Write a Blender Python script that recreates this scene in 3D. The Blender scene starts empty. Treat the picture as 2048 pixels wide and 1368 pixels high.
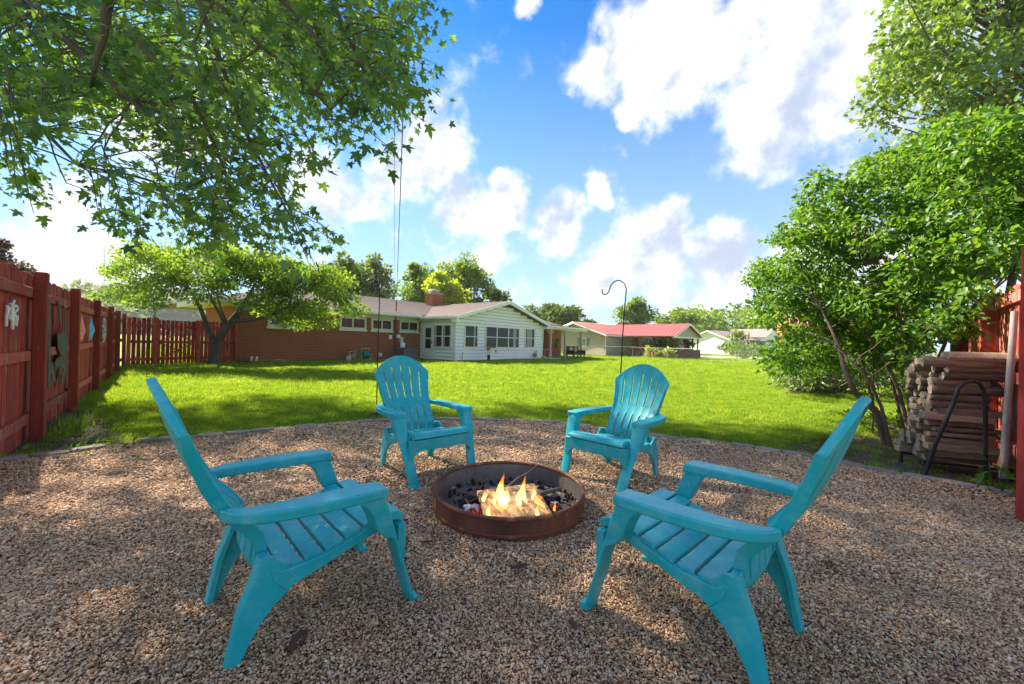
import bpy, bmesh, math, random
import numpy as np
from mathutils import Vector, Matrix, Euler
R = math.radians
scene = bpy.context.scene
COL = scene.collection
# ------------------------------------------------------------------ camera
F, V0, ROLL, H = 811.9, 685.47, 0.026724, 1.0975      # focal length (px of a 2048 wide picture), horizon row, roll, eye height
cam_d = bpy.data.cameras.new('camera'); cam = bpy.data.objects.new('camera', cam_d); COL.objects.link(cam)
cam_d.sensor_width = 36; cam_d.lens = F/2048*36; cam_d.clip_start = .05; cam_d.clip_end = 3000
cam.matrix_world = Matrix.Translation((0, 0, H)) @ Matrix.Rotation(R(90)+math.atan((V0-684)/F), 4, 'X') @ Matrix.Rotation(ROLL, 4, 'Z')
scene.camera = cam
# ------------------------------------------------------------------ sky and sun
TO_SUN = Vector((-.95, .85, 1.0)).normalized()
SUN_EL = math.asin(TO_SUN.z); SUN_AZ = math.atan2(TO_SUN.x, TO_SUN.y)
def P(u, v, d):                                        # a point at depth d in metres (y = d) seen at picture point u, v
    du, dv = u-1024, v-V0; c, s = math.cos(ROLL), math.sin(ROLL)
    a, b = c*du+s*dv, -s*du+c*dv
    return Vector((a*d/F, d, H-b*d/F))
def G(u, v, z=0.):                                     # a point of the level z
    du, dv = u-1024, v-V0; c, s = math.cos(ROLL), math.sin(ROLL)
    a, b = c*du+s*dv, -s*du+c*dv; d = F*(H-z)/b
    return Vector((a*d/F, d, z))
def PX(p):
    a = F*p[0]/p[1]; b = -F*(p[2]-H)/p[1]; c, s = math.cos(ROLL), math.sin(ROLL)
    return 1024+c*a-s*b, V0+s*a+c*b
class NT:
    def __init__(s, tree): s.t = tree; s.n = tree.nodes; s.l = tree.links
    def new(s, typ, **k):
        nd = s.n.new(typ)
        for a, v in k.items():
            if a == 'i':
                for kk, vv in v.items():
                    if isinstance(vv, bpy.types.NodeSocket): s.l.new(vv, nd.inputs[kk])
                    else: nd.inputs[kk].default_value = vv
            else: setattr(nd, a, v)
        return nd
    def math(s, op, a, b=None, c=None, clamp=False):
        nd = s.n.new('ShaderNodeMath'); nd.operation = op; nd.use_clamp = clamp
        for k, x in enumerate((a, b, c)):
            if x is None: continue
            if isinstance(x, (int, float)): nd.inputs[k].default_value = x
            else: s.l.new(x, nd.inputs[k])
        return nd.outputs[0]
    def mix(s, f, a, b, blend='MIX'):
        nd = s.n.new('ShaderNodeMix'); nd.data_type = 'RGBA'; nd.blend_type = blend
        for k, x in ((0, f), (6, a), (7, b)):
            if isinstance(x, bpy.types.NodeSocket): s.l.new(x, nd.inputs[k])
            else: nd.inputs[k].default_value = x if k == 0 else (*x, 1)
        return nd.outputs[2]
    def ramp(s, f, stops, interp='LINEAR'):
        nd = s.n.new('ShaderNodeValToRGB'); cr = nd.color_ramp; cr.interpolation = interp
        while len(cr.elements) < len(stops): cr.elements.new(.5)
        for e, (p, c) in zip(cr.elements, stops): e.position = p; e.color = (*c, 1)
        s.l.new(f, nd.inputs[0]); return nd.outputs[0]
    def maprange(s, v, a, b, c=0., d=1., smooth=False):
        nd = s.n.new('ShaderNodeMapRange'); nd.clamp = True
        if smooth: nd.interpolation_type = 'SMOOTHSTEP'
        s.l.new(v, nd.inputs[0])
        for k, x in zip((1, 2, 3, 4), (a, b, c, d)): nd.inputs[k].default_value = x
        return nd.outputs[0]
    def noise(s, vec, scale, detail=4, rough=.55, dist=0.):
        nd = s.n.new('ShaderNodeTexNoise')
        if vec is not None: s.l.new(vec, nd.inputs['Vector'])
        nd.inputs['Scale'].default_value = scale; nd.inputs['Detail'].default_value = detail
        nd.inputs['Roughness'].default_value = rough; nd.inputs['Distortion'].default_value = dist
        return nd
SUN_STRENGTH, SKY_STRENGTH, EXPOSURE = 4.1, .142, 2.1
world = bpy.data.worlds.new('World'); scene.world = world; world.use_nodes = True
w = NT(world.node_tree); w.n.clear()
sky = w.new('ShaderNodeTexSky', sky_type='NISHITA', sun_disc=False, sun_elevation=SUN_EL, sun_rotation=SUN_AZ, altitude=200, air_density=1.0, dust_density=.2, ozone_density=2.5)
tc = w.new('ShaderNodeTexCoord'); vec = tc.outputs['Generated']
wn = w.noise(vec, 5.5, 5, .55)
warp = w.new('ShaderNodeVectorMath', operation='MULTIPLY_ADD', i={0: wn.outputs['Color'], 1: (.15, .15, .15), 2: vec}).outputs[0]
warp = w.new('ShaderNodeVectorMath', operation='ADD', i={0: warp, 1: (-.075, -.075, -.075)}).outputs[0]
def sdir(u, v): p = P(u, v, 1)-Vector((0, 0, H)); return p.normalized()
# clouds: direction, half width (radians), strength; the first rows are those in view, the rest go on unseen round the sky, their number raised for more ambient light
CL = [((1660, 120), .24, 1), ((1500, 60), .13, .9), ((1330, 110), .17, 1), ((1210, 150), .10, .8), ((1560, 270), .12, .75), ((1270, 225), .07, .8), ((1800, 20), .22, 1),
      ((850, 290), .13, 1), ((770, 335), .10, .85), ((740, 415), .07, .7), ((930, 420), .10, .95), ((1010, 390), .08, .95), ((1100, 460), .10, 1), ((950, 520), .12, .6),
      ((1290, 500), .15, 1), ((1190, 400), .05, .9), ((1340, 450), .07, 1), ((1470, 520), .13, 1), ((1200, 560), .13, .65), ((1400, 590), .14, .6), ((1050, 590), .11, .5), ((1600, 540), .15, .95), 
      ((170, 540), .11, .9), ((90, 400), .10, .5), ((300, 250), .14, .7), ((480, 150), .14, .7), ((330, 590), .12, .8), ((640, 380), .12, .8), ((60, 600), .10, .7), ((620, 560), .14, .5), ((1060, -10), .045, .8), ((1830, 500), .2, .7)]
dirs = [(sdir(*c), r, s) for c, r, s in CL]
rg = random.Random(5)
for k in range(36):
    az = rg.uniform(1.2, 5.1); el = rg.uniform(.05, 1.2)
    dirs.append((Vector((math.sin(az)*math.cos(el), math.cos(az)*math.cos(el), math.sin(el))), rg.uniform(.12, .32), rg.uniform(.6, 1)))
dens = None
for dv, r_, s_ in dirs:
    dist = w.new('ShaderNodeVectorMath', operation='DISTANCE', i={0: warp, 1: tuple(dv)}).outputs['Value']
    m_ = w.maprange(dist, r_*1.05, 0., 0., s_)
    dens = m_ if dens is None else w.math('SMOOTH_MAX', dens, m_, .12)
fb = w.noise(vec, 8., 8, .6).outputs[0]
fb2 = w.noise(vec, 30., 5, .6).outputs[0]
dens = w.math('ADD', dens, w.math('MULTIPLY', w.math('SUBTRACT', fb, .5), 1.15))
dens = w.math('ADD', dens, w.math('MULTIPLY', w.math('SUBTRACT', fb2, .5), .30))
cover = w.maprange(dens, .18, .58, 0, 1, True)
sep = w.new('ShaderNodeSeparateXYZ', i={0: vec})
up = sep.outputs[2]
sv_ = w.new('ShaderNodeVectorMath', operation='ADD', i={0: vec, 1: tuple(TO_SUN*.045)}).outputs[0]
fbs = w.noise(sv_, 8., 5, .55).outputs[0]; fbl = w.noise(vec, 3.1, 3, .5).outputs[0]
sh_ = w.math('ADD', w.math('MULTIPLY', w.math('SUBTRACT', fbs, fb), 2.4), w.math('MULTIPLY', w.math('SUBTRACT', dens, .55), .42))
sh_ = w.math('ADD', sh_, w.math('MULTIPLY', w.math('SUBTRACT', fbl, .5), 1.3))
thick = w.maprange(sh_, -.40, .46, 0, 1, True)
cloudc = w.mix(thick, (2.55, 2.47, 2.36), (1.00, 1.18, 1.50))
skyc = w.mix(1.0, sky.outputs[0], (.050, .24, .40), 'MULTIPLY')
hz = w.maprange(up, .0, .62, .95, 0.)
skyc = w.mix(hz, skyc, (1.22, 1.55, 1.88))
final = w.mix(w.math('MULTIPLY', cover, .96), skyc, cloudc)
bg = w.new('ShaderNodeBackground', i={'Color': final, 'Strength': SKY_STRENGTH})
wo = w.new('ShaderNodeOutputWorld', i={'Surface': bg.outputs[0]})
world.cycles.sampling_method = 'MANUAL'; world.cycles.sample_map_resolution = 512
sun_d = bpy.data.lights.new('sun', 'SUN'); sun_d.energy = SUN_STRENGTH; sun_d.angle = R(.8); sun_d.color = (1, .91, .74)
sun = bpy.data.objects.new('sun', sun_d); COL.objects.link(sun)
sun.rotation_euler = (-TO_SUN).to_track_quat('-Z', 'Y').to_euler(); sun.location = (-20, 18, 22)
vs = scene.view_settings; vs.view_transform = 'Standard'; vs.look = 'None'; vs.exposure = EXPOSURE; vs.gamma = 1; vs.use_curve_mapping = False
scene.cycles.use_denoising = True
scene.cycles.max_bounces = 8; scene.cycles.transparent_max_bounces = 12; scene.cycles.diffuse_bounces = 4

# ------------------------------------------------------------------ helpers
class MB:
    def __init__(s): s.v = []; s.f = []; s.m = []
    def add(s, vs_, fs, mi=0):
        o = len(s.v); s.v += [tuple(x) for x in vs_]
        for f in fs: s.f.append(tuple(i+o for i in f)); s.m.append(mi)
        return s
    def box(s, c, size, M=None, mi=0):
        hx, hy, hz_ = size[0]/2, size[1]/2, size[2]/2; c = Vector(c)
        vv = [Vector((x, y, z)) for x in (-hx, hx) for y in (-hy, hy) for z in (-hz_, hz_)]
        vv = [c+(M @ q if M is not None else q) for q in vv]
        return s.add(vv, [(0, 1, 3, 2), (4, 6, 7, 5), (0, 4, 5, 1), (2, 3, 7, 6), (0, 2, 6, 4), (1, 5, 7, 3)], mi)
    def b2(s, lo, hi, mi=0):
        return s.box([(a+b)/2 for a, b in zip(lo, hi)], [abs(b-a) for a, b in zip(lo, hi)], None, mi)
    def loft(s, secs, closed=True, caps=True, mi=0):
        n = len(secs[0]); vv = [p for sec in secs for p in sec]; ff = []
        for i in range(len(secs)-1):
            for k in range(n if closed else n-1):
                k2 = (k+1) % n
                ff.append((i*n+k, i*n+k2, (i+1)*n+k2, (i+1)*n+k))
        if caps and closed:
            ff.append(tuple(range(n-1, -1, -1))); ff.append(tuple((len(secs)-1)*n+k for k in range(n)))
        return s.add(vv, ff, mi)
    def tube(s, pts, rad, n=8, mi=0, caps=True):
        pts = [Vector(p) for p in pts]; m = len(pts)
        if isinstance(rad, (int, float)): rad = [rad]*m
        secs = []; prev = None
        for i in range(m):
            t = (pts[min(i+1, m-1)]-pts[max(i-1, 0)]).normalized()
            if prev is None: a = t.orthogonal().normalized()
            else:
                a = prev-t*prev.dot(t); a = a.normalized() if a.length > 1e-6 else t.orthogonal().normalized()
            prev = a; b = t.cross(a)
            secs.append([pts[i]+(a*math.cos(2*math.pi*k/n)+b*math.sin(2*math.pi*k/n))*rad[i] for k in range(n)])
        return s.loft(secs, True, caps, mi)
    def prism(s, poly, z0, z1, M=None, mi=0):          # polygon in the local xy plane, pushed from z0 to z1
        n = len(poly); vv = [Vector((x, y, z0)) for x, y in poly]+[Vector((x, y, z1)) for x, y in poly]
        if M is not None: vv = [M @ q for q in vv]
        ff = [tuple(range(n-1, -1, -1)), tuple(range(n, 2*n))]+[(k, (k+1) % n, n+(k+1) % n, n+k) for k in range(n)]
        return s.add(vv, ff, mi)
    def lathe(s, prof, n=24, c=(0, 0, 0), mi=0):
        secs = [[Vector((c[0]+r*math.cos(2*math.pi*k/n), c[1]+r*math.sin(2*math.pi*k/n), c[2]+z)) for k in range(n)] for r, z in prof]
        return s.loft(secs, True, False, mi)
    def blob(s, c, rad, seg=10, rings=6, mi=0, rng=None, amt=0.):
        secs = []
        for i in range(rings+1):
            th = math.pi*i/rings; th = min(max(th, .02), math.pi-.02)
            secs.append([Vector((c[0]+rad[0]*math.sin(th)*math.cos(2*math.pi*k/seg), c[1]+rad[1]*math.sin(th)*math.sin(2*math.pi*k/seg), c[2]-rad[2]*math.cos(th))) for k in range(seg)])
        if rng:
            for sec in secs:
                for q in sec: q += Vector((rng.uniform(-1, 1), rng.uniform(-1, 1), rng.uniform(-1, 1)))*amt
        return s.loft(secs, True, True, mi)
    def mesh(s, name, smooth=False):
        me = bpy.data.meshes.new(name); me.from_pydata(s.v, [], s.f)
        bm = bmesh.new(); bm.from_mesh(me); bmesh.ops.recalc_face_normals(bm, faces=bm.faces); bm.to_mesh(me); bm.free()
        if any(s.m): me.polygons.foreach_set('material_index', s.m)
        if smooth: me.polygons.foreach_set('use_smooth', [True]*len(me.polygons))
        return me
    def build(s, name, mats, parent=None, smooth=False, bevel=0., seg=2, angle=40):
        return obj(name, s.mesh(name, smooth), mats, parent, bevel, seg, angle, smooth)
def obj(name, me, mats=None, parent=None, bevel=0., seg=2, angle=40, smooth=False):
    o = bpy.data.objects.new(name, me); COL.objects.link(o)
    if mats is not None:
        for m in (mats if isinstance(mats, (list, tuple)) else [mats]): me.materials.append(m)
    if parent is not None: o.parent = parent
    if bevel:
        md = o.modifiers.new('bevel', 'BEVEL'); md.width = bevel; md.segments = seg; md.limit_method = 'ANGLE'; md.angle_limit = R(angle); md.harden_normals = False
        me.polygons.foreach_set('use_smooth', [True]*len(me.polygons))
        try: me.set_sharp_from_angle(angle=R(angle))
        except Exception: pass
    elif smooth:
        try: me.set_sharp_from_angle(angle=R(50))
        except Exception: pass
    return o
def tag(o, label=None, cat=None, group=None, kind=None):
    if label: o['label'] = label
    if cat: o['category'] = cat
    if group: o['group'] = group
    if kind: o['kind'] = kind
    return o
def thing(name, label, cat, loc=(0, 0, 0), rz=0., group=None):
    o = bpy.data.objects.new(name, None); COL.objects.link(o); o.location = loc; o.rotation_euler = (0, 0, rz)
    o.empty_display_size = .2
    return tag(o, label, cat, group)
def copy_tree(o, parent=None):
    c = o.copy(); COL.objects.link(c)
    if parent is not None: c.parent = parent
    for ch in list(o.children): copy_tree(ch, c)
    return c
def RZ(a): return Matrix.Rotation(a, 3, 'Z')
# ------------------------------------------------------------------ materials
def newmat(name):
    m = bpy.data.materials.new(name); m.use_nodes = True; t = NT(m.node_tree); t.n.clear()
    o = t.n.new('ShaderNodeOutputMaterial'); return m, t, o
def coords(t, stretch=(1, 1, 1), rnd=True):
    v = t.new('ShaderNodeTexCoord').outputs['Object']
    if rnd:
        oi = t.new('ShaderNodeObjectInfo').outputs['Random']
        cx = t.new('ShaderNodeCombineXYZ', i={0: t.math('MULTIPLY', oi, 37.), 1: t.math('MULTIPLY', oi, 91.), 2: t.math('MULTIPLY', oi, 53.)}).outputs[0]
        v = t.new('ShaderNodeVectorMath', operation='ADD', i={0: v, 1: cx}).outputs[0]
    if stretch != (1, 1, 1): v = t.new('ShaderNodeVectorMath', operation='MULTIPLY', i={0: v, 1: stretch}).outputs[0]
    return v
def pm(name, c1, c2=None, scale=6., rough=.7, bump=0., bscale=40., stretch=(1, 1, 1), spec=.4, metal=0., rnd=True, c3=None, c3amt=.6, c3scale=9., objvar=0.):
    m, t, o = newmat(name); v = coords(t, stretch, rnd)
    c2 = c2 or tuple(x*.75 for x in c1)
    col = t.ramp(t.noise(v, scale, 6, .6).outputs[0], [(.3, c1), (.7, c2)])
    if c3: col = t.mix(t.maprange(t.noise(v, c3scale, 7, .65).outputs[0], c3amt, c3amt+.04), col, c3)
    if objvar:
        k = t.maprange(t.new('ShaderNodeObjectInfo').outputs['Random'], 0, 1, 1-objvar, 1+objvar)
        col = t.mix(1., col, t.new('ShaderNodeCombineColor', i={0: k, 1: k, 2: k}).outputs[0], 'MULTIPLY')
    b = t.new('ShaderNodeBsdfPrincipled', i={'Base Color': col, 'Roughness': rough, 'Metallic': metal, 'Specular IOR Level': spec})
    if bump:
        bp = t.new('ShaderNodeBump', i={'Height': t.noise(v, bscale, 5, .6).outputs[0], 'Strength': bump, 'Distance': .01}); t.l.new(bp.outputs[0], b.inputs['Normal'])
    t.l.new(b.outputs[0], o.inputs[0]); return m
def leafmat(name, stops, trans=.5, tcol=1.5, gloss=.04, rough=.5):
    m, t, o = newmat(name)
    g = t.new('ShaderNodeNewGeometry').outputs['Random Per Island']
    col = t.ramp(g, stops)
    d = t.new('ShaderNodeBsdfDiffuse', i={'Color': col})
    tcl = t.mix(1., col, (tcol*1.15, tcol*1.1, tcol*.45), 'MULTIPLY')
    tr = t.new('ShaderNodeBsdfTranslucent', i={'Color': tcl})
    mx = t.new('ShaderNodeMixShader', i={0: trans, 1: d.outputs[0], 2: tr.outputs[0]})
    gl = t.new('ShaderNodeBsdfGlossy', i={'Color': (.9, .95, 1, 1), 'Roughness': rough})
    m2 = t.new('ShaderNodeMixShader', i={0: gloss, 1: mx.outputs[0], 2: gl.outputs[0]})
    t.l.new(m2.outputs[0], o.inputs[0]); return m
def emit(name, col, s):
    m, t, o = newmat(name); e = t.new('ShaderNodeEmission', i={'Color': (*col, 1), 'Strength': s}); t.l.new(e.outputs[0], o.inputs[0]); return m
M = {}
def mk_plastic():
    m, t, o = newmat('teal_plastic'); v = coords(t, (1, 1, 1))
    n = t.noise(v, 7., 5, .6).outputs[0]; n2 = t.noise(v, 2.2, 4, .6).outputs[0]
    col = t.ramp(n, [(.3, (.003, .38, .42)), (.7, (.010, .45, .49))])
    dust = t.maprange(t.noise(v, 9., 7, .75).outputs[0], .48, .78, 0, .42)
    col = t.mix(dust, col, (.36, .62, .62))
    spot = t.maprange(t.noise(v, 24., 4, .7).outputs[0], .68, .74, 0, .5)
    col = t.mix(t.math('MULTIPLY', spot, t.maprange(n2, .5, .62)), col, (.13, .14, .11))
    b = t.new('ShaderNodeBsdfPrincipled', i={'Base Color': col, 'Roughness': t.maprange(n, .3, .7, .34, .5), 'Specular IOR Level': .55})
    bp = t.new('ShaderNodeBump', i={'Height': t.noise(v, 260., 3, .5).outputs[0], 'Strength': .10, 'Distance': .002}); t.l.new(bp.outputs[0], b.inputs['Normal'])
    t.l.new(b.outputs[0], o.inputs[0]); return m
M['teal'] = mk_plastic()
def mk_red(name, ca, cb, peel, peelc=(.42, .30, .24)):
    m, t, o = newmat(name); v = coords(t)
    vs_ = t.new('ShaderNodeVectorMath', operation='MULTIPLY', i={0: v, 1: (9., 9., 1.2)}).outputs[0]
    col = t.ramp(t.noise(vs_, 2.4, 6, .65).outputs[0], [(.3, ca), (.7, cb)])
    k = t.maprange(t.new('ShaderNodeObjectInfo').outputs['Random'], 0, 1, .72, 1.25)
    col = t.mix(1., col, t.new('ShaderNodeCombineColor', i={0: k, 1: k, 2: k}).outputs[0], 'MULTIPLY')
    pk = t.maprange(t.noise(vs_, 3.2, 8, .72).outputs[0], peel, peel+.03)
    pk = t.math('MULTIPLY', pk, t.maprange(t.noise(v, 1.7, 3, .5).outputs[0], .42, .58))
    col = t.mix(pk, col, peelc)
    b = t.new('ShaderNodeBsdfPrincipled', i={'Base Color': col, 'Roughness': .8, 'Specular IOR Level': .25})
    bp = t.new('ShaderNodeBump', i={'Height': t.noise(vs_, 6., 6, .65).outputs[0], 'Strength': .8, 'Distance': .008}); t.l.new(bp.outputs[0], b.inputs['Normal'])
    t.l.new(b.outputs[0], o.inputs[0]); return m
M['red'] = mk_red('red_fence_paint', (.46, .078, .050), (.27, .040, .028), .575)
M['redpost'] = mk_red('red_post_paint', (.36, .062, .038), (.23, .040, .026), .63)
M['redrail'] = mk_red('red_rail_paint', (.48, .105, .07), (.32, .058, .042), .53)
M['redbright'] = mk_red('red_bright_paint', (.36, .04, .036), (.27, .03, .028), .66)
def mk_brick():
    m, t, o = newmat('red_brick'); v = t.new('ShaderNodeTexCoord').outputs['Object']
    sp = t.new('ShaderNodeSeparateXYZ', i={0: v}); vv = t.new('ShaderNodeCombineXYZ', i={0: t.math('ADD', sp.outputs[0], sp.outputs[1]), 1: sp.outputs[2], 2: 0.}).outputs[0]
    br = t.new('ShaderNodeTexBrick', i={'Vector': vv, 'Color1': (.33, .085, .038, 1), 'Color2': (.24, .060, .028, 1), 'Mortar': (.50, .33, .19, 1), 'Scale': 1., 'Mortar Size': .007, 'Mortar Smooth': .3, 'Bias': 0., 'Brick Width': .215, 'Row Height': .0735})
    col = t.mix(.25, br.outputs[0], t.ramp(t.noise(v, 1.5, 5, .6).outputs[0], [(.3, (.15, .035, .018)), (.7, (.32, .09, .045))]))
    b = t.new('ShaderNodeBsdfPrincipled', i={'Base Color': col, 'Roughness': .85, 'Specular IOR Level': .2})
    bp = t.new('ShaderNodeBump', i={'Height': br.outputs[1], 'Strength': .6, 'Distance': -.008}); t.l.new(bp.outputs[0], b.inputs['Normal'])
    t.l.new(b.outputs[0], o.inputs[0]); return m
M['brick'] = mk_brick()
M['white'] = pm('white_siding', (.88, .87, .85), (.82, .82, .80), 2., .55, .0)
M['trim'] = pm('white_trim', (.86, .85, .81), (.78, .78, .74), 3., .5)
M['cream'] = pm('cream_soffit', (.66, .64, .50), (.58, .57, .44), 3., .6)
M['shingle'] = pm('brown_shingle', (.30, .225, .20), (.20, .155, .14), 5., .95, .5, 30., (1, 3, 3), c3=(.38, .31, .28), c3amt=.58)
M['dglass'] = pm('dark_glass', (.030, .034, .036), (.022, .03, .022), 1.5, .06, spec=.3)
M['curtain'] = pm('pale_curtain', (.42, .41, .37), (.30, .29, .26), 20., .9, stretch=(6, 6, .2))
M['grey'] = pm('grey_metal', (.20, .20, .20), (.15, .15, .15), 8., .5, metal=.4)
M['dgrey'] = pm('dark_grey_metal', (.055, .058, .06), (.04, .04, .045), 8., .55)
M['concrete'] = pm('pale_concrete', (.42, .40, .37), (.33, .31, .29), 4., .9, .4, 30.)
M['black'] = pm('black_metal', (.012, .012, .014), (.02, .02, .022), 20., .42, .1, 80.)
M['rust'] = pm('rusty_steel', (.24, .078, .040), (.11, .042, .028), 4., .72, .35, 50., (1, 1, .22), c3=(.42, .17, .05), c3amt=.56, c3scale=3.2, spec=.3)
M['soot'] = pm('sooty_steel', (.30, .25, .21), (.11, .09, .08), 3.5, .8, .4, 40., (1, 1, .4), c3=(.26, .12, .06), c3amt=.6, spec=.25)
M['ash'] = pm('ash_bed', (.22, .17, .13), (.07, .058, .05), 14., .95, 1., 60., c3=(.40, .16, .07), c3amt=.62, c3scale=5.)
M['coal'] = pm('charcoal', (.015, .014, .014), (.04, .036, .034), 15., .85, .8, 60.)
M['paper'] = pm('ash_paper', (.62, .62, .64), (.40, .40, .43), 14., .9)
M['twig'] = pm('stick_bark', (.17, .12, .09), (.10, .07, .055), 30., .85, .5, 90.)
def mk_wood(name, ca, cb, scale=1., axis=0, objvar=.25, bump=.5):
    m, t, o = newmat(name); st = [14., 14., 14.]; st[axis] = 1.1
    v = coords(t, tuple(st)); n = t.noise(v, 2.2*scale, 8, .65, .6)
    col = t.ramp(n.outputs[0], [(.25, ca), (.5, tuple((x+y)/2 for x, y in zip(ca, cb))), (.75, cb)])
    k = t.maprange(t.new('ShaderNodeObjectInfo').outputs['Random'], 0, 1, 1-objvar, 1+objvar)
    col = t.mix(1., col, t.new('ShaderNodeCombineColor', i={0: k, 1: k, 2: k}).outputs[0], 'MULTIPLY')
    b = t.new('ShaderNodeBsdfPrincipled', i={'Base Color': col, 'Roughness': .85, 'Specular IOR Level': .2})
    bp = t.new('ShaderNodeBump', i={'Height': n.outputs[0], 'Strength': bump, 'Distance': .01}); t.l.new(bp.outputs[0], b.inputs['Normal'])
    t.l.new(b.outputs[0], o.inputs[0]); return m
M['split'] = mk_wood('split_firewood', (.40, .285, .20), (.14, .088, .06), 1.3, objvar=.5, bump=1.)
M['bark'] = mk_wood('bark_log', (.34, .25, .18), (.085, .06, .045), 2.2, objvar=.45, bump=1.)
M['endgrain'] = pm('cut_wood_end', (.44, .34, .24), (.22, .16, .11), 30., .85)
M['greywood'] = mk_wood('weathered_pole', (.34, .31, .29), (.20, .18, .17), 1., 2, .05)
M['burnboard'] = mk_wood('burning_board', (.62, .42, .20), (.22, .12, .06), 1.2, 1, .05)
M['trunk'] = pm('tree_bark', (.15, .115, .085), (.075, .058, .045), 9., .9, .9, 25., (1, 1, .35))
M['stem'] = pm('shrub_stem', (.16, .115, .075), (.08, .06, .045), 9., .85, .6, 30., (1, 1, .35))
M['twigd'] = pm('dark_twig', (.05, .042, .03), (.03, .027, .02), 9., .85)
M['stone'] = pm('edging_stone', (.36, .31, .26), (.24, .20, .17), 9., .92, .7, 60., objvar=.18)
M['dirt'] = pm('bare_dirt', (.115, .078, .055), (.07, .047, .033), 5., .97, 1., 35., c3=(.19, .14, .10), c3amt=.6, c3scale=14.)
M['terracotta'] = pm('terracotta', (.42, .15, .075), (.34, .12, .06), 10., .8)
M['tan'] = pm('tan_siding', (.50, .41, .325), (.46, .37, .29), 2., .6)
M['redroof'] = pm('red_metal_roof', (.42, .115, .09), (.37, .10, .08), 1.5, .35, spec=.6)
M['deckred'] = pm('dark_red_deck', (.15, .03, .026), (.11, .022, .02), 5., .7)
M['galv'] = pm('galvanised_steel', (.42, .42, .41), (.32, .32, .31), 9., .45, metal=.6)
M['shedwood'] = mk_wood('yellow_shed_wood', (.50, .24, .06), (.36, .15, .035), 1., 2, .12)
M['woodtrim'] = pm('pale_porch_wood', (.60, .52, .40), (.50, .42, .32), 8., .7)
M['drive'] = pm('pale_driveway', (.52, .48, .42), (.44, .40, .35), 2., .95)
M['green'] = leafmat('shrub_leaf', [(0, (.035, .095, .014)), (.5, (.06, .15, .018)), (1, (.10, .20, .03))], .45)
# ------------------------------------------------------------------ ground
rng = np.random.default_rng(11); rnd = random.Random(7)
EDGE = [(-4.30, 3.05), (-4.18, 3.34), (-3.98, 3.62), (-3.62, 4.10), (-2.92, 4.60), (-2.36, 5.04), (-1.73, 5.42), (-.95, 5.66), (-.14, 5.74), (.50, 5.66), (1.05, 5.42), (1.69, 4.98), (2.15, 4.76), (2.58, 4.55), (3.03, 4.22), (3.40, 3.78), (3.72, 3.44), (4.02, 3.14)]
GRAVEL = EDGE+[(5.2, 2.4), (5.2, -2.5), (-5.2, -2.5), (-5.2, 2.4)]
def inpoly(x, y, poly):
    x = np.asarray(x, float); y = np.asarray(y, float); c = np.zeros(x.shape, bool); j = len(poly)-1
    for i in range(len(poly)):
        xi, yi = poly[i]; xj, yj = poly[j]
        hit = ((yi > y) != (yj > y)) & (x < (xj-xi)*(y-yi)/((yj-yi) or 1e-9)+xi)
        c ^= hit; j = i
    return c
def und(x, y): return .006+.011*np.sin(2.1*x+.7*y)*np.cos(1.7*y-.4*x)+.008*np.sin(5.3*x-3.1*y)*np.sin(2.2*y+1.)+.004*np.sin(9.1*y+4.*x)
def mk_lawn():
    m, t, o = newmat('lawn'); v = t.new('ShaderNodeTexCoord').outputs['Object']
    col = t.ramp(t.noise(v, 1.6, 8, .72).outputs[0], [(.3, (.14, .26, .02)), (.5, (.28, .36, .016)), (.75, (.37, .41, .03))])
    fine = t.noise(v, 28., 5, .7).outputs[0]
    col = t.mix(t.maprange(fine, .35, .7), col, (.10, .165, .008))
    dry = t.maprange(t.noise(v, .55, 7, .7).outputs[0], .54, .70, 0, .6)
    col = t.mix(dry, col, (.34, .32, .06))
    b = t.new('ShaderNodeBsdfPrincipled', i={'Base Color': col, 'Roughness': .9, 'Specular IOR Level': .15})
    bp = t.new('ShaderNodeBump', i={'Height': t.noise(v, 45., 4, .7).outputs[0], 'Strength': 1., 'Distance': .03}); t.l.new(bp.outputs[0], b.inputs['Normal'])
    t.l.new(b.outputs[0], o.inputs[0]); return m
M['lawn'] = mk_lawn()
g = MB(); g.add([(-400, -35, -.02), (400, -35, -.02), (400, 400, -.02), (-400, 400, -.02)], [(0, 1, 2, 3)])
tag(g.build('ground', M['lawn']), kind='structure')
def mk_gravelbed():
    m, t, o = newmat('gravel_bed'); v = t.new('ShaderNodeTexCoord').outputs['Object']
    vo = t.new('ShaderNodeTexVoronoi', i={'Vector': v, 'Scale': 75., 'Randomness': 1.})
    col = t.ramp(t.new('ShaderNodeSeparateColor', i={0: vo.outputs['Color']}).outputs[0], [(0, (.16, .08, .04)), (.4, (.48, .28, .15)), (.75, (.62, .41, .24)), (1, (.76, .57, .38))])
    col = t.mix(t.maprange(vo.outputs['Distance'], .25, .55), col, (.085, .05, .032))
    col = t.mix(t.maprange(t.noise(v, 1.2, 5, .6).outputs[0], .45, .75, 0, .4), col, (.27, .165, .105))
    b = t.new('ShaderNodeBsdfPrincipled', i={'Base Color': col, 'Roughness': .85, 'Specular IOR Level': .25})
    bp = t.new('ShaderNodeBump', i={'Height': vo.outputs['Distance'], 'Strength': 1., 'Distance': -.012}); t.l.new(bp.outputs[0], b.inputs['Normal'])
    t.l.new(b.outputs[0], o.inputs[0]); return m
M['gravelbed'] = mk_gravelbed()
xs = np.arange(-5.2, 5.21, .1); ys = np.arange(-2.5, 5.9, .1)
XX, YY = np.meshgrid(xs, ys, indexing='ij'); ZZ = und(XX, YY)
mb = MB(); mb.v = [(float(a), float(b), float(c)) for a, b, c in zip(XX.ravel(), YY.ravel(), ZZ.ravel())]
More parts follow.
